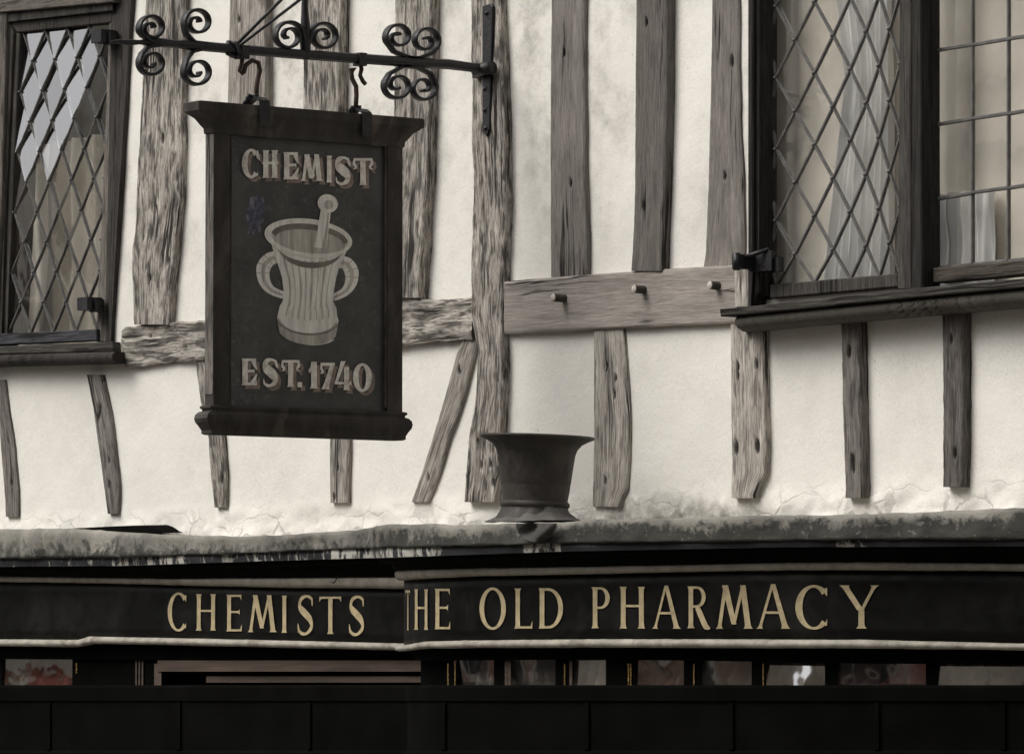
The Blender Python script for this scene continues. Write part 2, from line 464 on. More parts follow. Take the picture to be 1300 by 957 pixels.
def timber(name, Lt, Rt, t, m, tone, parent=bld, horiz=False, wavy=.002, pits=(), step=.005, rough=.0012, edge=None, seam=None):
    """A timber proud of the wall by t. Lt/Rt: traced left/right (top/bottom if horiz) edges of its face."""
    key = 0 if horiz else 1
    def at(tab, k):
        pts = [(p[key], p[1 - key]) for p in tab]; pts.sort(); return lerp_tab(pts, k)
    k0 = min(p[key] for p in Lt + Rt); k1 = max(p[key] for p in Lt + Rt)
    pm = .00222
    nl = max(6, int((k1 - k0) * pm / (.62 if horiz else 1) / (step * 1.6)))
    wm = abs(at(Rt, (k0 + k1) / 2) - at(Lt, (k0 + k1) / 2)) * pm / (1 if horiz else .62)
    nw = max(6, int(wm / step))
    sd = random.uniform(0, 60)
    mb = MB(); pit = []; pp = [W(a, b, -t) for a, b, r in pits]
    pr = [r for a, b, r in pits]
    rows = []
    for j in range(nl + 1):
        k = k0 + (k1 - k0) * j / nl
        a, b = at(Lt, k), at(Rt, k)
        A = W(k, a, -t) if horiz else W(a, k, -t); B = W(k, b, -t) if horiz else W(b, k, -t)
        d = (B - A); dn = d.normalized(); v = j / nl * (k1 - k0) * pm / (.62 if horiz else 1)
        wa = (noise.fractal(Vector((v * 7, sd, 1)), 1, 2, 3) + .4 * noise.fractal(Vector((v * 45, sd, 1)), .8, 2, 3)) * wavy; wb = (noise.fractal(Vector((v * 7, sd, 9)), 1, 2, 3) + .4 * noise.fractal(Vector((v * 45, sd, 9)), .8, 2, 3)) * wavy
        A = A + dn * wa; B = B + dn * wb; d = B - A
        row = [(Vector((A.x, .02, A.z)) - dn * .002, -.05, v, 0)]
        for i in range(nw + 1):
            f = i / nw
            p = A + d * f
            e = min(f, 1 - f) * wm
            rnd = .0035 * max(0, 1 - e / .004) ** 2
            gr = noise.fractal(Vector((f * wm * 45, v * 3.2, sd)), .8, 2.2, 3)
            h = gr * rough + noise.noise(Vector((f * wm * 14, v * 2, sd + 5))) * rough * 1.4
            if edge and rough > .002: h += noise.noise(Vector((f * wm * 30, v * 14, sd + 8))) * rough * .8
            q = 0.0
            for c, r in zip(pp, pr):
                dd = math.hypot((p.x - c.x), (p.z - c.z) * (.4 if not horiz else 1)) / max(.006, r * .38)
                if dd < 1: q = max(q, 1 - dd ** 3)
            if seam and abs(f - seam) * wm < .0045: q = max(q, .0); h -= .006 if f > seam else 0
            h -= q * .008
            pit.append(0)  # placeholder, fixed below
            row.append((Vector((p.x, p.y - h + rnd, p.z)), f * wm, v, min(1, q * 1.6)))
        row.append((Vector((B.x, .02, B.z)) + dn * .002, wm + .05, v, 0))
        rows.append(row)
    m_ = len(rows[0])
    pit = [c[3] for r in rows for c in r]
    mb.v = [tuple(c[0]) for r in rows for c in r]
    for j in range(nl):
        for i in range(m_ - 1):
            a = j * m_ + i
            f = [a, a + m_, a + m_ + 1, a + 1] if horiz is False else [a, a + 1, a + m_ + 1, a + m_]
            cs = [(rows[(q // m_)][q % m_]) for q in f]
            mb.f.append(f); mb.uv.append([(c[1] + sd, c[2]) for c in cs]); mb.sm.append(0 < i < m_ - 2); mb.mi.append(0)
    # end grain
    for j in (0, nl):
        fr = [j * m_ + i for i in range(m_)]
        mb.f.append(fr if j == 0 else fr[::-1]); mb.uv.append([(sd + mb.v[q][0] * .3, mb.v[q][1]) for q in mb.f[-1]]); mb.sm.append(False); mb.mi.append(0)
    mb.att = {'pit': pit}
    o = mb.obj(name, m, parent); o.color = (*tone, 1)
    bm = bmesh.new(); bm.from_mesh(o.data); bmesh.ops.recalc_face_normals(bm, faces=bm.faces); bm.to_mesh(o.data); bm.free()
    o.data.set_sharp_from_angle(angle=R(38))
    return o

G1 = (.50, .46, .412); G2 = (.39, .357, .32); G3 = (.215, .196, .178); G4 = (.150, .136, .123)
def up(pts, dy=-190):           # continue the top of a tall stud beyond the frame
    (xa, ya), (xb, yb) = pts[0], pts[1]
    k = (xb - xa) / max(1, (yb - ya))
    return [(xa + k * dy * .4, ya + dy)] + pts
T = []
def stud(Lp, Rp, t, m='oak', tone=G2, tall=True, name='stud', **kw):
    if tall: Lp, Rp = up(Lp), up(Rp)
    o = timber(name, Lp, Rp, t, M[m], tone, **kw); T.append(o); return o

# upper row
stud([(185, 0), (180, 100), (176, 180), (172, 240), (171, 290), (167, 320), (168, 412)],
     [(231, 0), (229, 100), (228, 200), (226, 260), (219, 330), (212, 412)], .030, 'oak_rough', G1, wavy=.005, rough=.0028, edge=1,
     pits=[(205, 175, .022), (197, 262, .02), (212, 330, .022), (190, 352, .02), (182, 300, .018), (224, 225, .02)])
stud([(291, 0), (288, 130), (284, 408)], [(336, 0), (335, 130), (330, 404)], .028, 'oak', G2, rough=.0016, pits=[(303, 25, .014)])
stud([(385, 0), (384, 150), (380, 395)], [(431, 0), (430, 140), (426, 390)], .038, 'oak_rough', G1, rough=.0018)
stud([(500, 0), (500, 150), (498, 230), (494, 378)], [(547, 0), (545, 100), (541, 230), (536, 320), (531, 374)], .033, 'oak_rough', G1, wavy=.004, rough=.0022)
post = stud([(597, 0), (598, 120), (598, 200), (600, 240), (597, 330), (597, 400), (606, 445), (604, 500), (595, 560), (592, 600), (589, 637)],
     [(634, 0), (637, 80), (639, 150), (641, 240), (639, 300), (638, 360), (637, 430), (638, 470), (637, 500), (634, 550), (632, 600), (626, 637)],
     .028, 'oak_rough', (.50, .457, .41), name='post', wavy=.005, rough=.0032, edge=1,
     pits=[(611, 590, .014), (622, 588, .012), (626, 612, .02), (616, 618, .018), (632, 600, .014), (606, 560, .012)])
stud([(699, 0), (698, 240), (698, 352)], [(741, 0), (741, 240), (744, 300), (743, 350)], .018, 'oak_smooth', G3, pits=[(716, 67, .012), (724, 232, .016)])
stud([(807, 0), (806, 120), (805, 240), (802, 320), (800, 344)], [(846, 0), (845, 120), (843, 240), (841, 300), (839, 341.5)], .030, 'oak_smooth', G4, pits=[(820, 28, .014), (817, 262, .02)])
stud([(903, 0), (901.6, 120), (898, 240), (895, 320), (892, 339)], [(937, 0), (939, 150), (943, 230), (944, 336)], .010, 'oak_smooth', G3, pits=[(929, 78, .022), (920, 223, .014)])
# lower row
stud([(-6, 482), (0, 560), (4, 610), (7, 656)], [(5, 482), (11, 529), (17, 567), (22, 618), (22, 656)], .014, 'oak', G3, tall=False, wavy=.003, pits=[(14, 612, .014), (10, 560, .014)])
stud([(109, 475.5), (117, 516), (123, 559), (129.5, 605), (136, 652)], [(128, 475.5), (135, 510), (141, 545), (145, 580), (149, 613), (148, 652)], .016, 'oak', G3, tall=False, wavy=.003,
     pits=[(126, 520, .026), (124, 528, .02), (138, 584, .016), (138, 614, .013), (129, 482, .02)])
stud([(247.5, 455), (254, 511), (263, 554), (266.5, 602), (271, 644)], [(268, 455), (276, 511), (282, 553), (286, 597), (286, 644)], .016, 'oak_rough', G2, tall=False, wavy=.004, pits=[(281, 606, .025)])
stud([(414, 436), (417.6, 555), (419, 638)], [(443, 436), (442, 558), (441, 637)], .014, 'oak', G2, tall=False, pits=[(428, 592, .012), (424, 630, .012)])
stud([(753, 414), (753, 540), (752, 643)], [(790, 414), (795, 480), (797, 530), (797, 580), (795, 620), (785, 643)], .014, 'oak', G1, tall=False,
     pits=[(770, 464, .012), (768, 609, .012), (781, 480, .006), (780, 500, .006)])
stud([(926.4, 405), (927, 520), (927.7, 632)], [(969, 405), (971, 500), (972, 560), (971, 600), (958, 628)], .018, 'oak', G1, tall=False, wavy=.003,
     pits=[(936, 465, .018), (936, 476, .018), (960, 462, .02), (934, 568, .026), (961, 566, .026)])
stud([(1067, 400), (1068.5, 470), (1070, 540), (1072, 632)], [(1089, 400), (1091, 470), (1093, 540), (1094, 632)], .028, 'oak', G3, tall=False, wavy=.003, pits=[(1078, 446, .022), (1082, 583, .02), (1083, 593, .018)])
stud([(1194, 388), (1196, 440), (1196.7, 560), (1197, 618)], [(1220, 388), (1221.6, 500), (1222, 560), (1221, 617)], .030, 'oak', G4, tall=False, wavy=.003, pits=[(1207, 430, .012), (1212, 575, .018)])
stud([(1316, 380), (1318, 500), (1319, 615)], [(1342, 380), (1344, 500), (1345, 612)], .030, 'oak', G3, tall=False)
stud([(1425, 372), (1430, 610)], [(1455, 370), (1458, 608)], .030, 'oak', G3, tall=False)
stud([(-110, 488), (-104, 660)], [(-86, 488), (-78, 660)], .016, 'oak', G3, tall=False)
# brace under the left rail
timber('brace', [(590, 425), (580, 445), (563, 505), (550, 550), (534.5, 600), (521, 637)],
       [(606, 425), (601, 450), (590, 495), (578, 535), (568, 560), (555, 605), (543, 637)], .016, M['oak'], G2, wavy=.002, pits=[(583, 470, .012), (543, 606, .011)])
# rails
railR = timber('rail', [(640, 357.5), (697, 352.5), (745, 348.5), (800, 345), (845, 341.5), (892, 338.5), (936, 336)],
       [(640, 424.5), (703, 421), (752, 418), (794, 416), (849, 413.5), (936, 410)], .024, M['oak_clean'], (.33, .298, .27), horiz=True, wavy=.001)
railL = timber('rail', [(154, 418), (158, 415), (180, 413), (222, 409), (261, 407.5), (400, 393), (510, 378), (541, 381), (600, 376.5)],
       [(154, 452), (159, 466), (183, 463), (222, 460), (259, 457), (400, 446), (510, 438), (540, 435), (600, 430)], .024, M['oak_rough'], G1, horiz=True, wavy=.005, rough=.0032, edge=1,
       pits=[(190, 427, .018), (235, 440, .02), (181, 449, .02)])
# oak pegs
for px, py, ln in ((717, 379, .045), (818, 368, .040), (912, 363, .034)):
    c = W(px, py, -.024); mb = MB()
    mb.lathe((c.x, c.y + .004, c.z), [(.0115, 0), (.0110, ln - .002)], 14, (-.08, -1, .03))
    mb.lathe((c.x, c.y + .004, c.z), [(.0110, ln - .002), (.009, ln), (.0001, ln + .0005)], 14, (-.08, -1, .03), mi=1)
    o = mb.obj('peg', None, railR, [M['oak_clean'], M['oak_end']]); o.color = (.085, .075, .066, 1)
# short end of the corner post by the right window
timber('post_end', [(931.6, 336), (932, 389)], [(948, 336), (949, 386)], .040, M['oak'], G1, wavy=.001)

# ------------------------------------------------------------------ lattice windows
def came(mb, a, b, w=.0095, d=.005):
    a, b = Vector(a), Vector(b); t = (b - a).normalized(); s_ = t.cross(Vector((0, 1, 0))).normalized()
    w /= 2
    cs = [(-w, 0), (-w * .55, -d), (w * .55, -d), (w, 0), (w * .55, d), (-w * .55, d)]
    vs = [p + s_ * u + Vector((0, v, 0)) for p in (a, b) for u, v in cs]
    fs = [(k, (k + 1) % 6, 6 + (k + 1) % 6, 6 + k) for k in range(6)]
    mb.add(vs, fs)
def lattice(cols, nrow, posf, clipf, yg, parent, tilt, w=.0095, uptilt=None, gmat='glass'):
    """cols: count of columns; posf(c, r) -> px,py of node; glass cut to quarries, each set at its own slight angle"""
    lead = MB(); gl = MB()
    node = {}
    for c in range(cols):
        for r in range(nrow):
            if (c + r) % 2 == 0: node[c, r] = W(*posf(c, r), yg)
    for (c, r), p in node.items():
        for dc in (-1, 1):
            q = node.get((c + dc, r + 1))
            if q is not None: came(lead, p, q, w)
        lead.lathe((p.x, yg - .0065, p.z), [(.0001, .004), (w * .45, .003), (w * .62, 0)], 8, (0, -1, 0))
    for c in range(cols):
        for r in range(nrow):
            if (c + r) % 2 == 0: continue
            cs = [node.get(k) for k in ((c - 1, r), (c, r + 1), (c + 1, r), (c, r - 1))]
            cs = [k for k in cs if k is not None]
            if len(cs) < 3: continue
            ce = sum(cs, Vector()) / len(cs)
            tx, tz = random.gauss(0, tilt), random.gauss(0, tilt)
            if uptilt:
                u_ = uptilt(c, r)
                if u_ > .05: tx *= .5; tz *= .35
                tz += u_
            vs = [Vector((k.x, yg + (k.x - ce.x) * tx + (k.z - ce.z) * tz, k.z)) for k in cs]
            gl.add(vs, [tuple(range(len(vs)))])
    lead.obj('lead_lattice', M['lead'], parent)
    gl.obj('glass', M[gmat], parent)

FD = (.075, .069, .062); FDD = (.036, .033, .031); FL = (.17, .152, .133)
def part(name, slabs, m, tone, parent, grain='v'):
    mb = MB()
    for pts, yf, yb in slabs: mb.slab(pts, yf, yb, grain, off=random.uniform(0, 9))
    o = mb.obj(name, m, parent); o.color = (*tone, 1); return o

# ---- right window
wr = part('window', [([(949, -190), (956, -190), (956, 330), (952, 392), (949, 392)], -.050, .014),
                     ([(956.3, -190), (961, -190), (961, 372), (956.3, 390)], -.040, .014),
                     ([(961.3, -190), (963.5, -190), (963.5, 372), (961.3, 374)], -.045, .014),
                     ([(964, -190), (971, -190), (970, 376), (964, 376)], -.030, .014),
                     ([(1157, -190), (1168, -190), (1170, 369), (1157, 371)], -.050, .014),
                     ([(1168.4, -190), (1172, -190), (1173, 364), (1170.4, 366)], -.042, .014),
                     ([(1172.5, -190), (1177, -190), (1177, 360), (1173.5, 360)], -.030, .014)], M['frame'], FDD, bld)
tag(wr, 'upper window with one diamond leaded light and one square leaded light')
part('frame_head', [([(949, -215), (1850, -285), (1850, -235), (949, -182)], -.052, .014)], M['frame'], FDD, wr, 'h')
part('casement', [([(1142.6, -185), (1156.6, -185), (1156.8, 367), (1139, 368)], -.026, .02),
                  ([(977, 361.5), (1139, 347.2), (1140, 364), (977, 379)], -.022, .02)], M['frame'], FD, wr)
0 and part('casement_bead', [([(1148, -185), (1151, -185), (1150, 366), (1147, 366)], -.030, -.0262)], M['oak'], (.15, .135, .014), wr)
part('casement', [([(1184, 340), (1850, 283), (1850, 300), (1184, 359)], -.020, .03)], M['frame'], (.085, .072, .06), wr, 'h')
part('sill', [([(913, 393.5), (960, 388), (1143, 367.5), (1300, 353.5), (1850, 300), (1850, 311), (1300, 364.5), (1143, 379), (960, 397.5), (914, 402)], -.115, .05)], M['frame'], FD, wr, 'h')
mb = MB()                               # rounded moulding under the sill
prev = None
prof = [(-.02, .0), (-.088, .002), (-.100, -.010), (-.101, -.022), (-.090, -.033), (-.070, -.039), (-.02, -.040)]
tb = [(921, 403), (960, 398), (1143, 380), (1300, 365), (1850, 312)]
vs = []; st = []
for i in range(60):
    px = 921 + (1850 - 921) * i / 59
    p = W(px, lerp_tab(tb, px), -.09); st.append(p)
    k = min(1, .45 + (px - 921) / 20)
    for y, z in prof: vs.append((p.x, y * (k if y < -.03 else 1), p.z + z * (.8 + .2 * k) * (1 + .0003 * (px - 921))))
n = len(prof)
fs = [(i * n + k, i * n + k + 1, (i + 1) * n + k + 1, (i + 1) * n + k) for i in range(59) for k in range(n - 1)]
fs.append(tuple(range(n)))
uvs = [[(k * .02 + 3, vs[q][0]) for k, q in enumerate(f)] for f in fs]
mb.add(vs, fs, uvs, True)
o = mb.obj('sill_moulding', M['oak_smooth'], wr); o.color = (.10, .09, .078, 1)

ccols = [978, 985.5, 1010, 1034.5, 1058, 1080, 1100, 1116.5, 1130, 1144]
def pos_r(c, r):
    px = ccols[c]
    return px, min(-200 + r * 45.6 + 2.2 - .12 * (px - 985) + 0, 362 - .088 * (px - 980) + 3)
# phase: a node must fall on (1034.5, 2.6)
_base = 2.6 + .12 * (1034.5 - 985)
def pos_r(c, r):
    px = ccols[c]
    y = _base + (r - 5) * 45.3 - .115 * (px - 985)
    return px, min(y, 364 - .088 * (px - 980))
lattice(10, 14, pos_r, None, .004, wr, .034, .0086, None, 'glass_clear')
# square leaded light
mb = MB(); gl = MB()
vx = [1189, 1235.5, 1281, 1329, 1379, 1431, 1485, 1541, 1600, 1660, 1722, 1786, 1850]
def hy(k, px): return 63 + (k - 3) * 94.3 - .152 * (px - 1193)
def bot(px): return 341 - .103 * (px - 1190)
YG = .012
for x in vx[1:-1]:
    came(mb, W(x, -190, YG), W(x - .5, bot(x), YG), .0105)
for k in range(1, 6):
    for a, b in zip(vx, vx[1:]): came(mb, W(a, hy(k, a) + random.uniform(-1, 1), YG - .002), W(b, hy(k, b), YG - .002), .0105)
for a, b in zip(vx, vx[1:]):
    came(mb, W(a, bot(a), YG), W(b, bot(b), YG), .012)
    ks = [-190] + [None] * 5
    for k in range(0, 6):
        ya0 = -190 if k == 0 else hy(k, a); yb0 = -190 if k == 0 else hy(k, b)
        ya1 = bot(a) if k == 5 else hy(k + 1, a); yb1 = bot(b) if k == 5 else hy(k + 1, b)
        cs = [W(a, ya0, YG), W(b, yb0, YG), W(b, yb1, YG), W(a, ya1, YG)]
        ce = sum(cs, Vector()) / 4; tx, tz = random.gauss(0, .022), random.gauss(0, .03)
        gl.add([Vector((q.x, YG + (q.x - ce.x) * tx + (q.z - ce.z) * tz, q.z)) for q in cs], [(0, 1, 2, 3)])
mb.obj('lead_lattice', M['lead'], wr); gl.obj('glass', M['glass_clear'], wr)

def hinge(parent, px, py, y0, y1, hgt, w):
    mb = MB()
    a = W(px, py, y0)
    mb.box((a.x - w / 2, y1, a.z - hgt / 2), (a.x + w / 2, y0, a.z + hgt / 2))
    mb.box((a.x - w / 2 - .004, y1 - .006, a.z - hgt / 2 - .004), (a.x - w / 2 + .016, y1 + .02, a.z + hgt / 2 + .004))
    o = mb.obj('hinge', M['iron'], parent); return o
mb = MB(); a = W(974, 332, -.05)        # iron casement hinge gripping the jamb
mb.box((a.x - .055, -.125, a.z - .020), (a.x - .03, -.045, a.z + .018))
mb.box((a.x - .055, -.066, a.z - .026), (a.x + .035, -.052, a.z + .026))
mb.tube([(a.x - .04, -.122, a.z + .022), (a.x - .04, -.122, a.z - .024)], .010, 8)
mb.tube([(a.x - .03, -.1, a.z + .012), (a.x + .02, -.062, a.z + .03)], .006, 6)
mb.box((a.x + .0, -.055, a.z - .03), (a.x + .05, -.035, a.z + .01))
mb.obj('hinge', M['iron'], wr)

# ---- left window
wl = part('window', [([(142, -6), (151, -6), (136, 434), (133, 434)], -.008, .014),
                     ([(151.3, -6), (159, -6), (137.6, 436), (136.3, 436)], -.013, .014),
                     ([(159.3, -8), (167, -8), (160, 120), (146, 320), (139.5, 440), (137.8, 440)], -.017, .014),
                     ([(8, 17), (142, 4), (142, 14), (8, 28)], -.024, .014),
                     ([(8, 28.5), (142, 14.5), (141, 29), (22, 41.5)], -.010, .014),
                     ([(8, 18), (17, 42), (8, 230), (1, 432), (-6, 432), (2, 230)], -.016, .014),
                     ([(17.3, 42), (25, 42), (16, 240), (8, 430), (1.3, 430), (8.3, 230)], -.006, .014)], M['frame'], (.062, .056, .051), bld)
tag(wl, 'upper left window with leaning diamond leaded light')
part('casement', [([(139.5, 28), (142.4, 14), (142.4, 30), (133.5, 434), (122.5, 434), (130, 240)], -.006, .02)], M['oak'], (.19, .172, .152), wl)
part('casement', [([(-10, 424), (122.5, 418), (122.8, 432.5), (-10, 438)], -.018, .02)], M['frame'], (.06, .06, .068), wl, 'h')
part('frame_rail', [([(-60, 442), (0, 439.5), (143, 434), (144, 446), (0, 449.5), (-60, 452)], -.030, .03)], M['frame'], FD, wl, 'h')
part('jamb', [([(-6, 16), (8, 15), (2, 240), (-8, 432), (-24, 432)], -.030, .10)], M['oak'], FL, wl)
part('lintel', [([(-430, -20), (146, -60), (143, 3), (0, 16), (-430, 52)], -.040, .06)], M['oak'], FL, wl, 'h')
mb = MB()
tb = [(-430, 474), (0, 450.5), (147, 446.5)]
vs = []
for i in range(40):
    px = -430 + (577) * i / 39
    p = W(px, lerp_tab(tb, px), -.06)
    k = 1
    for y, z in [(-.0, .0), (-.062, .0), (-.072, -.008), (-.074, -.020), (-.066, -.031), (-.05, -.036), (-.0, -.036)]: vs.append((p.x, y, p.z + z))
fs = [(i * 7 + k, i * 7 + k + 1, (i + 1) * 7 + k + 1, (i + 1) * 7 + k) for i in range(39) for k in range(6)]
fs.append(tuple(39 * 7 + k for k in range(7))[::-1])
mb.add(vs, fs, [[(k * .02 + 5, vs[q][0]) for k, q in enumerate(f)] for f in fs], True)
o = mb.obj('sill', M['frame'], wl); o.color = (.045, .040, .036, 1)
# left part of the same window, beyond the frame of the photograph
part('casement', [([(-430, 52), (-415, 51), (-415, 470), (-430, 470)], -.02, .05)], M['frame'], FD, wl)
part('casement', [([(-60, 20), (-40, 20), (-50, 440), (-70, 440)], -.02, .05)], M['frame'], FD, wl)

def pos_l(c, r):
    y = 38 + (r) * 38.4
    lean = -.048 * (y - 38)
    px = 30 + c * 14.1 + lean
    lo, hi = 29 - .0455 * (y - 41), 141.5 - .0485 * (y - 30)
    px = max(lo - 3, min(hi + 2, px))
    y2 = y - .09 * (px - 60) * (1 - (y / 420) * .85)
    return px, max(min(y2, 425 - .036 * px + 1), 44 - .11 * px)
def upl(c, r):
    return (.10 if (c * 5 + r * 3) % 7 else .03) if (c + r * .9) < 7.6 else (-.01 if (c * 3 + r * 5) % 4 else .02)
lattice(10, 11, pos_l, None, .006, wl, .062, .0074, upl)
gm = MB()
gm.add([W(-415, 50, .006), W(-60, 20, .006), W(-70, 440, .006), W(-415, 470, .006)], [(0, 1, 2, 3)])
gm.obj('glass', M['glass'], wl)
for px, py in ((130, 47), (112.5, 386)):
    a = W(px, py, -.05); mb = MB()
    mb.box((a.x - .028, -.075, a.z - .020), (a.x + .030, -.018, a.z + .020))
    mb.box((a.x + .005, -.05, a.z - .026), (a.x + .045, -.020, a.z + .014))
    mb.obj('hinge', M['iron'], wl)

# rooms behind the glass
def room(x0, x1, z0, z1, y1):
    mb = MB(); y0 = .03
    vs = [(x0, y0, z0), (x1, y0, z0), (x1, y0, z1), (x0, y0, z1), (x0, y1, z0), (x1, y1, z0), (x1, y1, z1), (x0, y1, z1)]
    mb.add(vs, [(0, 1, 5, 4), (3, 7, 6, 2), (0, 4, 7, 3), (1, 2, 6, 5), (4, 5, 6, 7)])
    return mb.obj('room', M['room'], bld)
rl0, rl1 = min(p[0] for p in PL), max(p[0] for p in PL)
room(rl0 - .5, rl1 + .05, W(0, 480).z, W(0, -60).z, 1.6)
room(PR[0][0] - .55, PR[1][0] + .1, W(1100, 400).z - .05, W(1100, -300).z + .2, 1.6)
# closing shell of the upper storey, so that no daylight leaks in from behind
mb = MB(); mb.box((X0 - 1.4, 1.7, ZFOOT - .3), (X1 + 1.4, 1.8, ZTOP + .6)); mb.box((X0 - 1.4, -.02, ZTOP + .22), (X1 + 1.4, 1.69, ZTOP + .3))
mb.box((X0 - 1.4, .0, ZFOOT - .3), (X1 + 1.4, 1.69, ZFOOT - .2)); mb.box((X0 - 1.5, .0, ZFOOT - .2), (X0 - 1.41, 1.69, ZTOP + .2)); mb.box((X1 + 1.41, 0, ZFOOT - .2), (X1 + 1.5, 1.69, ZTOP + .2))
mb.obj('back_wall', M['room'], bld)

def curtain(label, x0, x1, z0, z1, y, m, amp, freq, gather=None):
    mb = MB(); nx, nz = 90, 30; vs = []
    for j in range(nz + 1):
        fz = j / nz
        for i in range(nx + 1):
            fx = i / nx
            xx = x0 + (x1 - x0) * fx
            if gather: xx = gather(xx, x0, x1, fz)
            yy = y + amp * math.sin(fx * freq + .6 * math.sin(fz * 3 + fx * 5)) + amp * .4 * math.sin(fx * freq * 2.3 + 2) + .01 * noise.noise(Vector((fx * 5, fz * 3, 1)))
            vs.append((xx, yy, z0 + (z1 - z0) * fz))
    fs = [(j * (nx + 1) + i, j * (nx + 1) + i + 1, (j + 1) * (nx + 1) + i + 1, (j + 1) * (nx + 1) + i) for j in range(nz) for i in range(nx)]
    mb.add(vs, fs, None, True)
    o = mb.obj('curtain', m); return tag(o, label, 'curtain', None)
zb, zt = W(1100, 392).z, W(1100, -200).z
xa, xb = W(1052, 200, .1).x, W(1150, 200, .1).x
curtain('white curtain in loose folds behind the diamond leaded light of the right window', xa, xb, zb, zt, .055, M['curtain'], .014, 42,
        lambda x, a, b, f: b - (b - x) * (.62 + .45 * abs(f - .5) ** 1.1 * 1.7))
curtain('beige curtain behind the left side of the diamond leaded light, beside the window hinge', W(962, 200, .08).x, W(1165, 200, .08).x, zb, zt, .085, M['curtain_beige'], .008, 14)
curtain('flat beige curtain behind the square leaded light', W(1180, 200, .20).x, PR[1][0], zb, zt, .10, M['curtain_beige'], .005, 22)
curtain('short pale net curtain at the foot of the square leaded light', W(1186, 300, .1).x, W(1278, 300, .1).x, zb, W(1220, 246, .1).z, .065, M['curtain'], .012, 30)
curtain('short beige curtain low behind the leaning leaded light of the left window', W(20, 200, .16).x, W(160, 200, .16).x, W(60, 470).z, W(60, 170).z, .16, M['curtain_beige'], .022, 30)

# ================================================================== SHOPFRONT
FY = -.17                                           # fascia plane left of the bow
# plan of the bow: integrate from the point where its surface turns edge-on
def bow_plan():
    o_s = .42
    d = ray(513, 770); t = (-o_s - CAM.y) / d.y; p0 = CAM + d * t; p0 = Vector((p0.x, p0.y))
    ang = [(-.6, -86), (-.30, -62), (0, -38), (.20, -22), (.34, -12), (.46, -1), (.72, 4), (1.25, 9), (1.6, 13), (1.9, 17), (2.1, 20), (4, 20)]
    ds = .01
    fwd = [(p0.copy(), R(lerp_tab(ang, 0)))]
    p = p0.copy(); s = 0
    while s < 3.0:
        a = R(lerp_tab(ang, s + ds / 2)); p = p + Vector((math.cos(a), math.sin(a))) * ds; s += ds
        fwd.append((p.copy(), R(lerp_tab(ang, s))))
        if p.y > -.10: break
    back = []; p = p0.copy(); s = 0
    while p.y < -.10:
        a = R(lerp_tab(ang, s - ds / 2)); p = p - Vector((math.cos(a), math.sin(a))) * ds; s -= ds
        back.append((p.copy(), R(lerp_tab(ang, s))))
        if s < -1.2: break
    return back[::-1] + fwd, len(back)
BOW, BOW0 = bow_plan()
LEFT = []
xl0 = W(-190, 770, FY).x; xl1 = BOW[0][0].x + .03
n = 90
for i in range(n + 1): LEFT.append((Vector((xl0 + (xl1 - xl0) * i / n, FY)), 0.0))
def offp(st, o):
    p, a = st
    return Vector((p.x + math.sin(a) * o, p.y - math.cos(a) * o))
def path_px(path, o=0.0):
    return [pxof(Vector((*offp(s, o), 2.85))) for s in path]

# tables: photo y of each edge along px
T_TOP = [(-190, 676), (0, 672), (90, 671), (200, 678), (330, 681), (398, 676.6), (451, 672.7), (490, 666), (555, 665), (615, 666), (700, 663), (760, 660), (860, 657.5), (960, 654), (1100, 652.5), (1200, 649), (1300, 643.5), (1500, 636)]
T_LB = [(-190, 710), (0, 709), (150, 707), (330, 701), (477, 695), (555, 693.5), (700, 689.5), (1000, 686), (1100, 684.5), (1300, 684.5)]
T_FB = [(-190, 720), (0, 719), (150, 718), (330, 712), (490, 707.5), (560, 705), (700, 700), (1000, 694), (1300, 693)]
T_C1T_L = [(-190, 730), (0, 731), (126, 733), (220, 734), (350, 733), (520, 731.5)]
T_C1B_L = [(-190, 737), (0, 738.5), (126, 740), (220, 742.5), (350, 745.5), (520, 747)]
T_C1T_R = [(500, 724), (530, 722.5), (600, 720.5), (640, 720), (750, 718.5), (900, 715.5), (1000, 713.5), (1100, 713), (1300, 714.5)]
T_C1B_R = [(500, 737), (515, 736), (560, 733), (600, 731.5), (640, 730.5), (750, 728.5), (900, 725), (1000, 723.5), (1100, 723.6), (1300, 724.6)]
T_C2T_L = [(-190, 812), (0, 811), (100, 812), (104, 811.5), (112, 807.5), (200, 809.3), (330, 812), (477, 815.5), (540, 817)]
T_C2B_L = [(-190, 821), (0, 820), (100, 821), (104, 820), (112, 816.5), (200, 818), (330, 821), (477, 824.5), (540, 826)]
T_C2T_R = [(500, 819), (515, 818.5), (540, 813.8), (600, 812.6), (750, 811), (900, 811), (1100, 812), (1300, 816.5)]
T_C2B_R = [(500, 827), (515, 826), (540, 822.6), (600, 822), (750, 821.5), (900, 822), (1100, 822.7), (1300, 824.8)]
def shift(tab, d): return [(a, b + d) for a, b in tab]

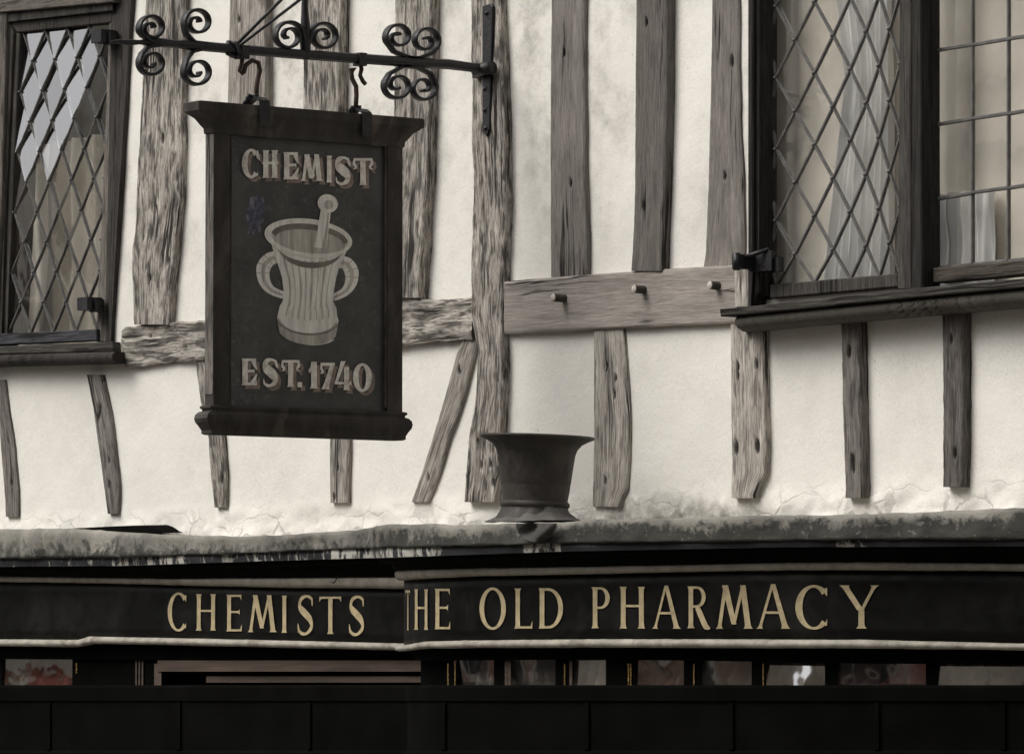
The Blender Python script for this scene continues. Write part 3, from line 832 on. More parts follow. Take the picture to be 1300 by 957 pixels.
def sweep(name, path, prof, m, parent, smooth=False, jit=0, atts=None, lump=0):
    """prof: list of (offset outward, table or (table, dz)); a skin along the path"""
    mb = MB(); vs = []; n = len(prof); a1 = []
    for i, st in enumerate(path):
        for k, (o, tb) in enumerate(prof):
            dz = 0
            if isinstance(tb, tuple): tb, dz = tb
            q = offp(st, o)
            px = pxof(Vector((q.x, q.y, 2.85)))
            z = zat(q.x, q.y, lerp_tab(tb, px)) + dz
            if jit: z += jit * (noise.noise(Vector((q.x * 9, q.y * 9, k * 3))) + .6 * noise.noise(Vector((q.x * 31, q.y * 31, k * 3))))
            if lump and 0 < k:
                e = lump * noise.fractal(Vector((q.x * 6, q.y * 6, z * 9)), 1, 2, 4); q = offp(st, o + e)
            vs.append((q.x, q.y, z)); a1.append(px)
    fs = [(i * n + k, (i + 1) * n + k, (i + 1) * n + k + 1, i * n + k + 1) for i in range(len(path) - 1) for k in range(n - 1)]
    mb.add(vs, fs, None, smooth)
    if atts: mb.att = {atts[0]: [atts[1](px, j % n, n) for j, px in enumerate(a1)]}
    return mb.obj(name, m, parent)

sf = thing('shopfront', 'old black painted shopfront with cream mouldings, a bow window and mossy lead ledge', 'shopfront', (0, 0, 0))
def blend(t, top, bot):          # table between two tables
    xs = sorted(set(a for a, _ in top) | set(a for a, _ in bot))
    return [(x, lerp_tab(top, x) * (1 - t) + lerp_tab(bot, x) * t) for x in xs]
def flakef(px, k, n):
    v = 0
    if px < 300: v = .35 + (.35 if 140 < px < 240 or px > 285 else 0)
    elif px < 420: v = .5
    elif px < 562: v = .74
    elif 665 < px < 712: v = .72
    elif px > 1060 and px < 1100: v = .6
    else: v = .2
    return v
def to_wall(path, tab, m, name, o):
    mb = MB(); vs = []
    for st in path:
        q = offp(st, o); px = pxof(Vector((q.x, q.y, 2.85))); z = zat(q.x, q.y, lerp_tab(tab, px)) - .004
        vs += [(q.x, q.y, z), (q.x, (q.y) * .5, z - .001), (q.x, .03, z - .001)]
    fs = [(i * 3 + k, i * 3 + k + 1, i * 3 + 4 + k, i * 3 + 3 + k) for i in range(len(path) - 1) for k in range(2)]
    mb.add(vs, fs); return mb.obj(name, m, sf)
for path, C1T, C1B, C2T, C2B in ((LEFT, T_C1T_L, T_C1B_L, T_C2T_L, T_C2B_L), (BOW, T_C1T_R, T_C1B_R, T_C2T_R, T_C2B_R)):
    led = sweep('lead_flashing', path, [(.060, (T_TOP, -.003)), (.086, T_TOP), (.094, blend(.05, T_TOP, T_LB)), (.097, blend(.15, T_TOP, T_LB)), (.098, blend(.3, T_TOP, T_LB)), (.098, blend(.5, T_TOP, T_LB)), (.099, blend(.7, T_TOP, T_LB)), (.101, blend(.9, T_TOP, T_LB)), (.101, T_LB), (.085, (T_LB, -.001))],
          M['lead_sheet'], sf, True, .004, ('band', lambda px, k, n: min(1, k / (n - 2)) * (1.15 if px > 700 else .95 if px > 480 else .7)), .010)
    to_wall(path, T_TOP, M['lead_sheet'], 'ledge_top', .062)
    sweep('cornice_edge', path, [(.080, (T_LB, .001)), (.088, T_LB), (.089, blend(.5, T_LB, T_FB)), (.087, T_FB), (.070, (T_FB, -.001))], M['flake'], sf, False, .001, ('flake', flakef))
    sweep('cornice', path, [(.072, T_FB), (.070, shift(T_FB, 4)), (.050, shift(T_FB, 7)), (.038, shift(T_FB, 9)), (.030, shift(C1T, -1)), (.018, C1T)], M['black_dull'], sf, True, .001)
    sweep('top_moulding', path, [(.0, shift(C1T, 0)), (.020, C1T), (.026, blend(.25, C1T, C1B)), (.024, blend(.7, C1T, C1B)), (.016, C1B), (.0, C1B)], M['cream'], sf, True, .0012)
    sweep('bottom_moulding', path, [(.0, C2T), (.014, C2T), (.024, blend(.3, C2T, C2B)), (.024, blend(.75, C2T, C2B)), (.014, C2B), (-.02, C2B)], M['cream_bright'], sf, True, .0012)

# black sheet along the dark gap above the lead at the far left
mb = MB(); vs = []
tt = [(60, 672), (100, 670), (140, 668), (185, 667), (193, 670), (203, 677)]
for i in range(40):
    px = 40 + 165 * i / 39
    p = W(px, lerp_tab(tt, px), -.10); q = W(px, 684, -.10)
    w = noise.noise(Vector((px * .07, 0, 0))) * .006
    vs += [(p.x, -.02, p.z + .004), (p.x, -.10 + w, p.z), (q.x, -.085 + w, q.z)]
mb.add(vs, [(i * 3 + k, i * 3 + k + 1, i * 3 + 4 + k, i * 3 + 3 + k) for i in range(39) for k in range(2)], None, True)
mb.obj('dark_gap_sheet', M['black_dull'], sf)

# ---- fascia boards with their lettering: signs of their own
def fascia(path, C1B, C2T, name, label):
    root = thing(name, label, 'shop sign', (0, 0, 0))
    mb = MB(); vs = []; R_ = 6
    for st in path:
        q = offp(st, 0); px = pxof(Vector((q.x, q.y, 2.85)))
        z1 = zat(q.x, q.y, lerp_tab(C1B, px) - 3); z0 = zat(q.x, q.y, lerp_tab(C2T, px) + 3)
        for k in range(R_): vs.append((q.x, q.y, z1 + (z0 - z1) * k / (R_ - 1)))
        q = offp(st, -.03); vs.append((q.x, q.y, z0)); vs.append((q.x, q.y, z1))
    n = R_ + 2
    fs = [(i * n + k, (i + 1) * n + k, (i + 1) * n + (k + 1) % n, i * n + (k + 1) % n) for i in range(len(path) - 1) for k in range(n)]
    mb.add(vs, fs, None, True)
    o = mb.obj('board', M['black_paint'], root)
    for poly in o.data.polygons:
        if poly.vertices[0] % n in (R_ - 1, R_, R_ + 1): poly.use_smooth = False
    return root
fsL = fascia(LEFT, T_C1B_L, T_C2T_L, 'fascia_sign', 'straight black fascia board lettered CHEMISTS in gilt, left of the bow')
fsR = fascia(BOW, T_C1B_R, T_C2T_R, 'fascia_sign', 'curved black fascia board lettered THE OLD PHARMACY in gilt over the bow window')

# ------------------------------------------------------------------ letter shapes (unit height)
def sub(a, b, n): return [a + (b - a) * i / n for i in range(n + 1)]
def g_stem(xc, w, y0=0, y1=1, f=1.9, dx=0, ft=True, fb=True, w1=None):
    """upright or leaning stroke with flared ends: rows of (xl, xr, y)"""
    ys = [0, .012, .035, .08, .16, .3, .5, .7, .84, .92, .965, .988, 1]
    out = []
    for t in ys:
        y = y0 + (y1 - y0) * t
        e = 0
        if fb: e = max(e, math.exp(-(t * (y1 - y0)) / .030))
        if ft: e = max(e, math.exp(-((1 - t) * (y1 - y0)) / .030))
        ww = (w if w1 is None else w + (w1 - w) * t) * (1 + (f - 1) * e) / 2
        out.append((xc + dx * t - ww, xc + dx * t + ww, y))
    return ('rows', out)
def g_bar(x0, x1, y, h, endh=None, side=0, tip=.0):
    """horizontal stroke; endh: height of the serif at its free end, side -1 below, +1 above, 0 both"""
    out = []
    for t in sub(0, 1, 10):
        x = x0 + (x1 - x0) * t; e = 0
        if endh: e = math.exp(-(1 - t) * abs(x1 - x0) / .035) * (endh - h)
        lo = y - h / 2 - (e if side <= 0 else 0) * (1 if side else .5); hi = y + h / 2 + (e if side >= 0 else 0) * (1 if side else .5)
        out.append((x, lo, hi))
    return ('cols', out)
def g_arc(cx, cy, rx, ry, a0, a1, th, tv, n=36, sx=0, flare=None):
    out = []
    for t in sub(0, 1, n):
        a = R(a0 + (a1 - a0) * t)
        o = (cx + rx * math.cos(a), cy + ry * math.sin(a))
        i = (cx + sx + (rx - th) * math.cos(a), cy + (ry - tv) * math.sin(a))
        if flare:
            e = max(math.exp(-t * n * abs(a1 - a0) / n / 16) * flare[0], math.exp(-(1 - t) * abs(a1 - a0) / 16) * flare[1])
            i = (i[0], cy + (ry - tv - e) * math.sin(a)) if abs(math.cos(a)) > .2 or True else i
        out.append((o, i))
    return ('strip', out)
def g_rib(pts, ws, n=8):
    P = []
    for i in range(len(pts) - 1):       # Catmull-Rom
        p0 = pts[max(i - 1, 0)]; p1 = pts[i]; p2 = pts[i + 1]; p3 = pts[min(i + 2, len(pts) - 1)]
        for k in range(n):
            t = k / n
            P.append(tuple(.5 * ((2 * p1[j]) + (-p0[j] + p2[j]) * t + (2 * p0[j] - 5 * p1[j] + 4 * p2[j] - p3[j]) * t * t + (-p0[j] + 3 * p1[j] - 3 * p2[j] + p3[j]) * t ** 3) for j in (0, 1)) + (ws[i] + (ws[i + 1] - ws[i]) * t,))
    P.append((*pts[-1], ws[-1])); out = []
    for i, (x, y, w) in enumerate(P):
        a = P[max(i - 1, 0)]; b = P[min(i + 1, len(P) - 1)]
        dx, dy = b[0] - a[0], b[1] - a[1]; l = math.hypot(dx, dy) or 1
        out.append(((x - dy / l * w / 2, y + dx / l * w / 2), (x + dy / l * w / 2, y - dx / l * w / 2)))
    return ('strip', out)
def glyph(ch, s=.15, h=.055, f=1.9):
    """pieces in a box of unit height and unit width; s stem width (in box widths it is set by the caller)"""
    if ch == 'I': return [g_stem(.5, s, f=f)]
    if ch == 'H': return [g_stem(s * .75, s, f=f), g_stem(1 - s * .75, s, f=f), g_bar(s, 1 - s, .54, h)]
    if ch == 'E': return [g_stem(s * .75, s, f=1.5), g_bar(s * .7, .96, 1 - h / 2, h, .16, -1), g_bar(s * .7, .86, .53, h, .16, 0), g_bar(s * .7, 1.0, h / 2, h, .20, 1)]
    if ch == 'L': return [g_stem(s * .75, s, f=f), g_bar(s * .7, 1.0, h / 2, h, .20, 1)]
    if ch == 'T': return [g_stem(.5, s, f=f, ft=False), g_bar(.5, .0, 1 - h / 2, h, .15, -1), g_bar(.5, 1.0, 1 - h / 2, h, .15, -1)]
    if ch == 'M': return [g_stem(.09, s * .62, f=2.2, dx=.17, ft=False), g_stem(.5, s * .9, .10, 1, f=1.2, dx=-.25, fb=False, w1=s * 1.1, ft=False),
                          g_stem(.5, s * .55, .10, 1, f=1.2, dx=.25, ft=False, fb=False), g_stem(.90, s, f=1.8, dx=-.15, ft=False)]
    if ch == 'A': return [g_stem(.10, s * .5, f=2.6, dx=.38, ft=False), g_stem(.87, s * 1.05, f=1.7, dx=-.37, ft=False, w1=s * .8), g_bar(.25, .74, .36, h)]
    if ch == 'Y': return [g_stem(.56, s, 0, .5, f=1.9, ft=False), g_stem(.54, s * 1.1, .42, 1, f=1.6, dx=-.40, fb=False), g_stem(.57, s * .6, .42, 1, f=2.6, dx=.33, fb=False)]
    if ch == 'P': return [g_stem(s * .75, s, f=f), ('strip', g_arc(.48, .735, .52, .265, 90, -90, s * .95, h, 24)[1]), g_bar(s, .5, 1 - h / 2, h), g_bar(s, .5, .47 + h / 2, h)]
    if ch == 'R': return [g_stem(s * .75, s, f=f), ('strip', g_arc(.42, .745, .40, .255, 90, -90, s * .9, h, 24)[1]), g_bar(s, .44, 1 - h / 2, h), g_bar(s, .44, .49 + h / 2, h),
                          g_rib([(.42, .52), (.60, .30), (.80, .07), (1.02, -.01)], [s * .9, s * 1.05, s * 1.0, .02])]
    if ch == 'D': return [g_stem(s * .75, s, f=1.5), g_arc(.40, .5, .60, .5, 90, -90, s, h, 30), g_bar(s, .42, 1 - h / 2, h), g_bar(s, .42, h / 2, h)]
    if ch == 'O' or ch == '0': return [g_arc(.5, .5, .5, .515, 0, 360, s, h, 44)]
    if ch == 'C': return [g_arc(.56, .5, .56, .515, 47, 313, s * 1.05, h * .9, 36, .0, (.07, .05)), ('rows', [(.935, .955, .765), (.88, .957, .82), (.84, .957, .89), (.91, .957, .945)]), ('rows', [(.90, .955, .075), (.87, .955, .12), (.92, .955, .17), (.948, .955, .225)])]
    if ch == 'S': return [g_rib([(.93, .77), (.86, .92), (.55, .985), (.20, .90), (.14, .70), (.45, .55), (.80, .38), (.86, .18), (.52, .018), (.16, .06), (.03, .25)],
                                [.03, .09, h, s * .62, s * .95, s * 1.1, s * 1.05, s * .75, h * 1.1, .10, .03], 6),
                          ('rows', [(.90, .94, .74), (.86, .96, .84), (.84, .95, .94)]), ('rows', [(.04, .14, .05), (.01, .12, .16), (.015, .05, .28)])]
    if ch == '.': return [('rows', [(0, 1, 0), (0, 1, 1)])]
    if ch == '1': return [g_stem(.62, s * 1.15, f=1.7, ft=False), g_rib([(.62, .97), (.40, .88), (.15, .66), (.0, .70)], [.06, .16, .16, .05])]
    if ch == '7': return [g_stem(.34, s * 1.15, 0, .97, f=1.4, dx=.48, ft=False, w1=s * .6), g_bar(.95, .05, .93, .12), g_rib([(.12, .95), (.10, .78), (.20, .64), (.05, .60)], [.12, .14, .10, .04])]
    if ch == '4': return [g_stem(.72, s * 1.0, 0, .80, f=1.4, ft=False), g_stem(.10, s * .55, .24, 1, f=1.2, dx=.42, fb=False, w1=s * .9), g_bar(.0, 1.0, .24, .085, .16, 0)]
    return []
def heavy(ch):
    """Tuscan fat-face extras for the hanging sign: split feet and hooks"""
    e = []
    if ch in 'HIMT1': pass
    if ch == 'T': e += [g_rib([(.06, .97), (.02, .80), (.14, .66), (.0, .60)], [.10, .16, .10, .04]), g_rib([(.94, .97), (.98, .80), (.86, .66), (1.02, .58)], [.10, .16, .10, .04])]
    if ch == 'E': e += [g_rib([(.72, .96), (.86, .78), (1.0, .58)], [.14, .20, .03]), g_rib([(.62, .08), (.86, .22), (.98, .42)], [.10, .20, .04])]
    if ch == 'H': e += [g_rib([(.0, .50), (.12, .56), (.2, .5)], [.02, .10, .02]), g_rib([(.82, .50), (.92, .56), (1.02, .5)], [.02, .10, .02])]
    if ch == 'C': e += [g_rib([(.88, .94), (.95, .76), (1.08, .62)], [.16, .18, .03])]
    if ch == 'S': e += [g_rib([(.86, .96), (.95, .80), (1.05, .66)], [.14, .18, .03])]
    if ch == 'M': e += [g_arc(.5, .22, .16, .13, 0, 360, .08, .06, 20)]
    return e

def pieces_to(mb, pieces, mapf, lift0, dl):
    for i, (k, d) in enumerate(pieces):
        L_ = lift0 + dl * i
        if k == 'rows': pr = [((a, y), (b, y)) for a, b, y in d]
        elif k == 'cols': pr = [((x, a), (x, b)) for x, a, b in d]
        else: pr = d
        nsub = 3 if k != 'strip' else 1
        vs = []; 
        for a, b in pr:
            for j in range(nsub + 1):
                t = j / nsub; vs.append(mapf(a[0] + (b[0] - a[0]) * t, a[1] + (b[1] - a[1]) * t, L_))
        n = nsub + 1
        mb.add(vs, [(r * n + j, r * n + j + 1, (r + 1) * n + j + 1, (r + 1) * n + j) for r in range(len(pr) - 1) for j in range(nsub)])

def curve_map(path):
    start = max(0, BOW0 - 30) if path is BOW else 0
    P = path[start:]; cache = {}
    def f(px, lift):
        key = round(lift, 3)
        if key not in cache:
            xs = [pxof(Vector((*offp(st, key), 2.78))) for st in P]
            k0 = xs.index(min(xs[:60])) if path is BOW else 0
            cache[key] = (xs, k0)
        pxs, k0 = cache[key]
        lo, hi = k0, len(P) - 1
        while hi - lo > 1:
            m_ = (lo + hi) // 2
            if pxs[m_] <= px: lo = m_
            else: hi = m_
        t = (px - pxs[lo]) / max(1e-6, pxs[hi] - pxs[lo]); t = max(0, min(1, t))
        p = P[lo][0].lerp(P[hi][0], t); a = P[lo][1] + (P[hi][1] - P[lo][1]) * t
        return offp((p, a), lift)
    return f
def fascia_text(root, path, word, boxes, name='lettering'):
    cm = curve_map(path); mb = MB()
    for ch, (x0, x1, y0, y1) in zip(word, boxes):
        wpx = x1 - x0; hpx = y1 - y0
        def mp(u, v, l):
            px = x0 + wpx * u; py = y1 - hpx * v
            q = cm(px, l); return (q.x, q.y, zat(q.x, q.y, py))
        s = {'I': .62, 'H': .19, 'E': .24, 'M': .155, 'C': .20, 'S': .205, 'T': .19, 'O': .175, 'L': .24, 'D': .19, 'P': .25, 'A': .16, 'R': .20, 'Y': .145}[ch]
        pieces_to(mb, glyph(ch, s, .062 if ch in 'OCSD' else .055, {'H': 1.6, 'I': 1.5}.get(ch, 1.7)), mp, .0025, .0003)
    o = mb.obj(name, M['gold'], root); return o
fascia_text(fsL, LEFT, 'CHEMISTS', [(212.7, 237.4, 752.4, 800.4), (248.5, 274, 753.8, 800), (287, 307, 754.7, 801), (314.7, 350.5, 755, 802), (357, 364.5, 755.8, 802.7), (377.7, 397.8, 755.8, 805), (405.4, 433, 757, 804.3), (442.8, 462.6, 756.5, 805.7)])
fascia_text(fsR, BOW, 'THE', [(514.6, 520.5, 749, 799.5), (525.6, 543.3, 747.7, 799), (551.4, 571.6, 747, 798.3)])
fascia_text(fsR, BOW, 'OLD', [(608.5, 642, 746, 798.3), (653, 675.7, 746.6, 797.4), (683.5, 714.7, 746.3, 797.4)])
fascia_text(fsR, BOW, 'PHARMACY', [(751, 774, 745, 797), (786.5, 818.8, 744.5, 797.4), (827.8, 863.8, 743, 797.6), (872.7, 901, 744, 797), (909, 954.6, 742.5, 797.6), (960, 1003, 741, 797.6), (1009.6, 1052, 743, 798), (1064.7, 1116, 742.7, 797.4)])

# ---- below the fascia: window heads, glazing bars, panes, blind box
def seg_path(path, a, b, o=0):
    out = [st for st in path if a <= pxof(Vector((*offp(st, o), 2.8))) <= b]
    return out
BV = BOW[BOW0 - 2:]
def const(y): return [(0, y)]
T_PT = [(-190, 836), (0, 836), (520, 838), (600, 838), (760, 836.5), (900, 838.5), (1000, 840.5), (1100, 842), (1300, 843)]
for path in (LEFT, BOW):
    C2B = T_C2B_L if path is LEFT else T_C2B_R
    sweep('window_head', path, [(-.02, C2B), (-.018, shift(C2B, 5)), (-.028, shift(C2B, 6)), (-.030, T_PT), (-.07, T_PT)], M['black_dull'], sf, False)
    sweep('blind_box', path, [(-.07, const(869)), (-.012, const(869.5)), (-.004, const(872)), (-.004, const(889)), (-.010, const(891)), (-.010, const(952)), (-.002, const(955)), (-.002, const(968)), (-.05, const(968))], M['black_dull'], sf, False)
    sweep('lower_panel', path, [(-.05, const(968)), (-.05, const(1500))], M['black_dull'], sf, False)
cmB = curve_map(BOW); cmL = curve_map(LEFT)
def bar(cm, px0, px1, o0, o1, m, name='glazing_bar', y0=830, y1=872, parent=sf):
    mb = MB(); q = [cm(px0, o1), cm(px1, o1), cm(px1, o0), cm(px0, o0)]
    vs = [(p.x, p.y, zat(p.x, p.y, y0)) for p in q] + [(p.x, p.y, zat(p.x, p.y, y1)) for p in q]
    mb.add(vs, [(0, 1, 2, 3), (4, 7, 6, 5), (0, 4, 5, 1), (1, 5, 6, 2), (2, 6, 7, 3), (3, 7, 4, 0)])
    return mb.obj(name, m, parent)
def pane(cm, px0, px1, o, y0=832, y1=872):
    mb = MB(); n = 6; vs = []
    tl = random.gauss(0, .004)
    for i in range(n + 1):
        p = cm(px0 + (px1 - px0) * i / n, o); 
        vs += [(p.x, p.y + tl, zat(p.x, p.y, y0)), (p.x, p.y - tl, zat(p.x, p.y, y1))]
    mb.add(vs, [(2 * i, 2 * i + 1, 2 * i + 3, 2 * i + 2) for i in range(n)], None, True)
    return mb.obj('pane', M['glass_shop'], sf)
panes = [(581, 627), (649, 705), (728, 769), (806, 868), (892, 954), (972, 1047), (1064, 1175), (1190, 1330)]
prev = 514
for a, b in panes:
    bar(cmB, prev, a, -.058, -.046, M['black_dull']); pane(cmB, a - 4, b + 4, -.052); prev = b
bar(cmB, 1330, 1400, -.075, -.046, M['black_dull'])
for px in (568, 577, 716, 797, 800, 880, 968):
    bar(cmB, px, px + 1.6, -.0455, -.0425, M['gilt'], 'gilt_bead', 842, 872)
for px in (641, 645, 723): bar(cmB, px, px + 3.5, -.0455, -.0405, M['brownwood'], 'glazing_bead', 838, 872)
for px in (560, 742, 925, 1110, 1270):
    q0 = cmB(px, -.0098); bar(cmB, px, px + 5, -.0098, -.004, M['black_dull'], 'batten', 891, 951)
for px in (60, 225, 390): bar(cmL, px, px + 4, -.0098, -.004, M['black_dull'], 'batten', 891, 951)
# left light and the door head
bar(cmL, -190, 3, -.058, -.046, M['black_dull']); pane(cmL, 0, 98, -.052); bar(cmL, 92, 196, -.058, -.046, M['black_dull'])
for px in (172, 176, 180): bar(cmL, px, px + 2, -.0455, -.041, M['brownwood'], 'door_post', 826, 869.5)
bar(cmL, 196, 205, -.075, -.026, M['brownwood'], 'door_post', 842, 869.5)
bar(cmL, 205, 545, -.09, -.08, M['black_dull'], 'door_panel')
bar(cmL, 200, 545, -.079, -.022, M['brownwood'], 'door_lintel', 838, 852)
bar(cmL, 262, 545, -.079, -.040, M['brownwood'], 'door_lintel', 858, 866)
bar(cmL, 96.5, 98, -.0455, -.042, M['gilt'], 'gilt_bead', 841, 854)
# what stands in the shop windows
DM = {'c': simple('crumpled_cream_paper', (.88, .83, .75), .8, 0, .1, 9, .5, .2, (.45, .36, .30), .8),
      'b': simple('faded_brown_cloth', (.46, .31, .26), .85, 0, .35, 12, .5, .2, (.75, .64, .56), .8),
      'r': simple('dark_red_cloth', (.33, .10, .08), .85, 0, .35, 9, .5, .2, (.6, .47, .40), .7)}
def display(cm, px0, px1, c, o=-.105, y0=828, y1=880):
    mb = MB(); n = 24; m_ = 8; vs = []; sd = random.uniform(0, 50)
    for i in range(n + 1):
        for j in range(m_ + 1):
            q = cm(px0 + (px1 - px0) * i / n, o)
            q = q + Vector((0, 1)) * (.022 * noise.fractal(Vector((q.x * 13 + sd, j * .35, 1)), 1, 2, 3) + .012 * math.sin(i * .9 + j * .6 + sd))
            vs.append((q.x, q.y, zat(q.x, q.y, y0 + (y1 - y0) * j / m_)))
    mb.add(vs, [(i * (m_ + 1) + j, i * (m_ + 1) + j + 1, (i + 1) * (m_ + 1) + j + 1, (i + 1) * (m_ + 1) + j) for i in range(n) for j in range(m_)], None, True)
    return mb.obj('display_cloth', DM[c], sf)
for a, b, c in ((576, 632, 'c'), (645, 709, 'c'), (723, 773, 'c'), (802, 827, 'r'), (827.5, 872, 'b'), (886, 958, 'c'), (966, 1050, 'b'), (1058, 1120, 'b'), (1120.5, 1180, 'r'), (1186, 1208, 'r'), (1208.5, 1250, 'c'), (1250.5, 1335, 'r')):
    display(cmB, a, b, c)
display(cmL, 0, 38, 'c'); display(cmL, 38.5, 96, 'r')
# dark shop behind
mb = MB(); zz1 = CAMZ + .22; zz0 = 0
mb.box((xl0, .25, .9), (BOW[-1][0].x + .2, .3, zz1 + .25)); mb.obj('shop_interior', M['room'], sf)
# small hook under the left moulding
c = S(0, 0, 0) if False else None
q = cmL(428, .03); zq = zat(q.x, q.y, 731); mb = MB()
mb.tube([(q.x, q.y - .0, zq), (q.x, q.y - .005, zq - .012), (q.x - .004, q.y - .010, zq - .020), (q.x - .014, q.y - .012, zq - .017)], .0022, 6)
mb.obj('hook', M['iron'], sf)

# ================================================================== BRACKET AND HANGING SIGN
XS = W(618, 88, -.04).x
AX = (1, 0, 0)
br = thing('sign_bracket', 'black wrought iron wall bracket with scrolls, fixed to the oak post', 'bracket', S(618, 88, XS))
def spiral(name, cx, cy, r, a0, turns, cw, stem=None, r1=.20, wid=.024, th=.0078):
    """flat iron scroll in the plane of the bracket; angles in degrees as seen in the photo, y up"""
    pts = []
    if stem: pts += [S(*p, XS) for p in stem]
    n = int(34 * turns)
    for i in range(n + 1):
        t = i / n; a = R(a0 + (-1 if cw else 1) * 360 * turns * t)
        rr = r * (1 - (1 - r1) * (.25 * t + .75 * t ** 2.2))
        pts.append(S(cx + rr * math.cos(a), cy - rr * math.sin(a), XS))
    mb = MB(); tap = [1.0] * len(pts)
    for i in range(len(pts)):
        tap[i] = 1.2 - .5 * i / len(pts)
    mb.tube(pts, tap, flat=(wid, th, AX))
    p = pts[-1]; mb.tube([p + Vector((-wid / 2 + .001, 0, 0)), p + Vector((wid / 2 - .001, 0, 0))], .0045, 8)
    for i in range(len(mb.sm)): mb.sm[i] = True
    o = mb.obj(name, M['iron'], br)
    return o
def autosmooth(o, ang=40):
    for p in o.data.polygons: p.use_smooth = True
    try: o.data.set_sharp_from_angle(angle=R(ang))
    except Exception: pass
# main bar: round to square, tapering at its outer end
mb = MB()
bp = [(141, 53.5), (150, 53), (165, 54.5), (176, 54), (200, 54), (225, 56.5), (240, 57.5), (290, 62), (390, 70), (460, 75), (530, 80), (570, 82), (600, 86), (636, 89)]
rad = [.0035, .006, .009, .006, .013, .011, .014, .0135, .014, .0145, .0145, .015, .0135, .014]
mb.tube([S(*p, XS) for p in bp], rad, 8, False)
o = mb.obj('bar', M['iron'], br)
sc = []
sc.append(spiral('scroll', 192, 36, 16, 195, 1.45, True, [(206, 54), (190, 52), (180, 45)]))
sc.append(spiral('scroll', 192, 80, 16, 165, 1.45, False, [(204, 58), (188, 60), (180, 68)]))
sc.append(spiral('scroll', 250, 29, 17, 195, 1.45, True, [(262, 56), (246, 54), (236, 44)]))
sc.append(spiral('scroll', 250, 91, 17.5, 165, 1.45, False, [(260, 62), (244, 66), (236, 76)]))
sc.append(spiral('scroll', 366, 46, 18, 25, 1.55, False, [(386, 66), (385, 52)]))
sc.append(spiral('scroll', 410, 47, 17.5, 155, 1.55, True, [(388, 66), (391, 54)]))
sc.append(spiral('scroll', 505, 47, 16, 200, 1.35, True, [(548, 77), (520, 74), (500, 66)]))
sc.append(spiral('scroll', 540, 52, 16.5, -35, 1.35, False, [(512, 73), (532, 74), (548, 68)]))
sc.append(spiral('scroll', 504, 109, 17, 160, 1.35, False, [(540, 82), (512, 84), (494, 94)]))
sc.append(spiral('scroll', 537, 112, 16, 30, 1.35, True, [(508, 84), (530, 86), (546, 94)]))
for o in sc: autosmooth(o, 50)
# hanger rod, stay rods and knot
mb = MB(); mb.tube([S(387, -90, XS), S(387, 0, XS), S(387, 12, XS), S(387.5, 30, XS), S(388, 68, XS), S(388.5, 76, XS)], [.009, .009, .010, .013, .014, .009], 8)
mb.obj('upright_rod', M['iron'], br)
a = S(297, 60, XS)
mb = MB(); mb.tube([a, a + (Vector((XS - .42, -.02, S(0, 0, XS).z + 1.0)) - a)], .0045, 6)
e1 = W(470, -95, -.02); e2 = W(540, -95, -.02)
mb = MB(); mb.tube([a, S(357, 0, XS) + Vector((0, 0, 0)), S(357, 0, XS) + (S(357, 0, XS) - a) * 1.8], .0052, 6); mb.obj('stay_rod', M['iron'], br)
mb = MB(); mb.tube([a + Vector((.012, 0, -.004)), S(381, 0, XS + .012), S(381, 0, XS + .012) + (S(381, 0, XS + .012) - a) * 1.8], .0045, 6); mb.obj('stay_rod', M['iron'], br)
mb = MB(); c = S(296, 63, XS)
mb.tube([c + Vector((-.018, -.006, .02)), c + Vector((.018, .0, .014)), c + Vector((.016, .012, -.012)), c + Vector((-.016, .006, -.016)), c + Vector((-.018, -.01, .01))], .007, 6)
mb.tube([c + Vector((0, -.014, .022)), c + Vector((0, -.018, -.014)), c + Vector((0, .006, -.022)), c + Vector((0, .016, .006))], .007, 6)
mb.obj('lashing', M['iron'], br)
# wall strap on the post
strap = MB()
pts = [(612, 8), (622, 5), (625, 8), (623, 90), (621, 165), (617, 173), (612, 168), (612, 90)]
strap.slab(pts, -.037, -.026, 'v', .002)
so = strap.obj('wall_strap', M['iron'], br)
for px, py in ((618, 17), (615.5, 113), (615.5, 140), (616.5, 163)):
    c = W(px, py, -.037); mb = MB(); mb.lathe((c.x, c.y + .001, c.z), [(.008, 0), (.007, .003), (.004, .006), (.0001, .007)], 10, (0, -1, 0)); mb.obj('bolt', M['iron'], so)
mb = MB(); c = S(618, 88.5, XS)
mb.tube([(c.x - .030, -.056, c.z), (c.x + .045, -.056, c.z)], .019, 12, True)
mb.box((c.x - .060, -.046, c.z - .020), (c.x - .012, -.028, c.z + .006))
o = mb.obj('socket', M['iron'], br)
for px, py in ((308, 68), (457, 77)):
    mb = MB(); c = S(px, py, XS); mb.box((c.x - .016, c.y - .013, c.z - .016), (c.x + .016, c.y + .013, c.z + .020)); mb.obj('clip', M['iron'], br)

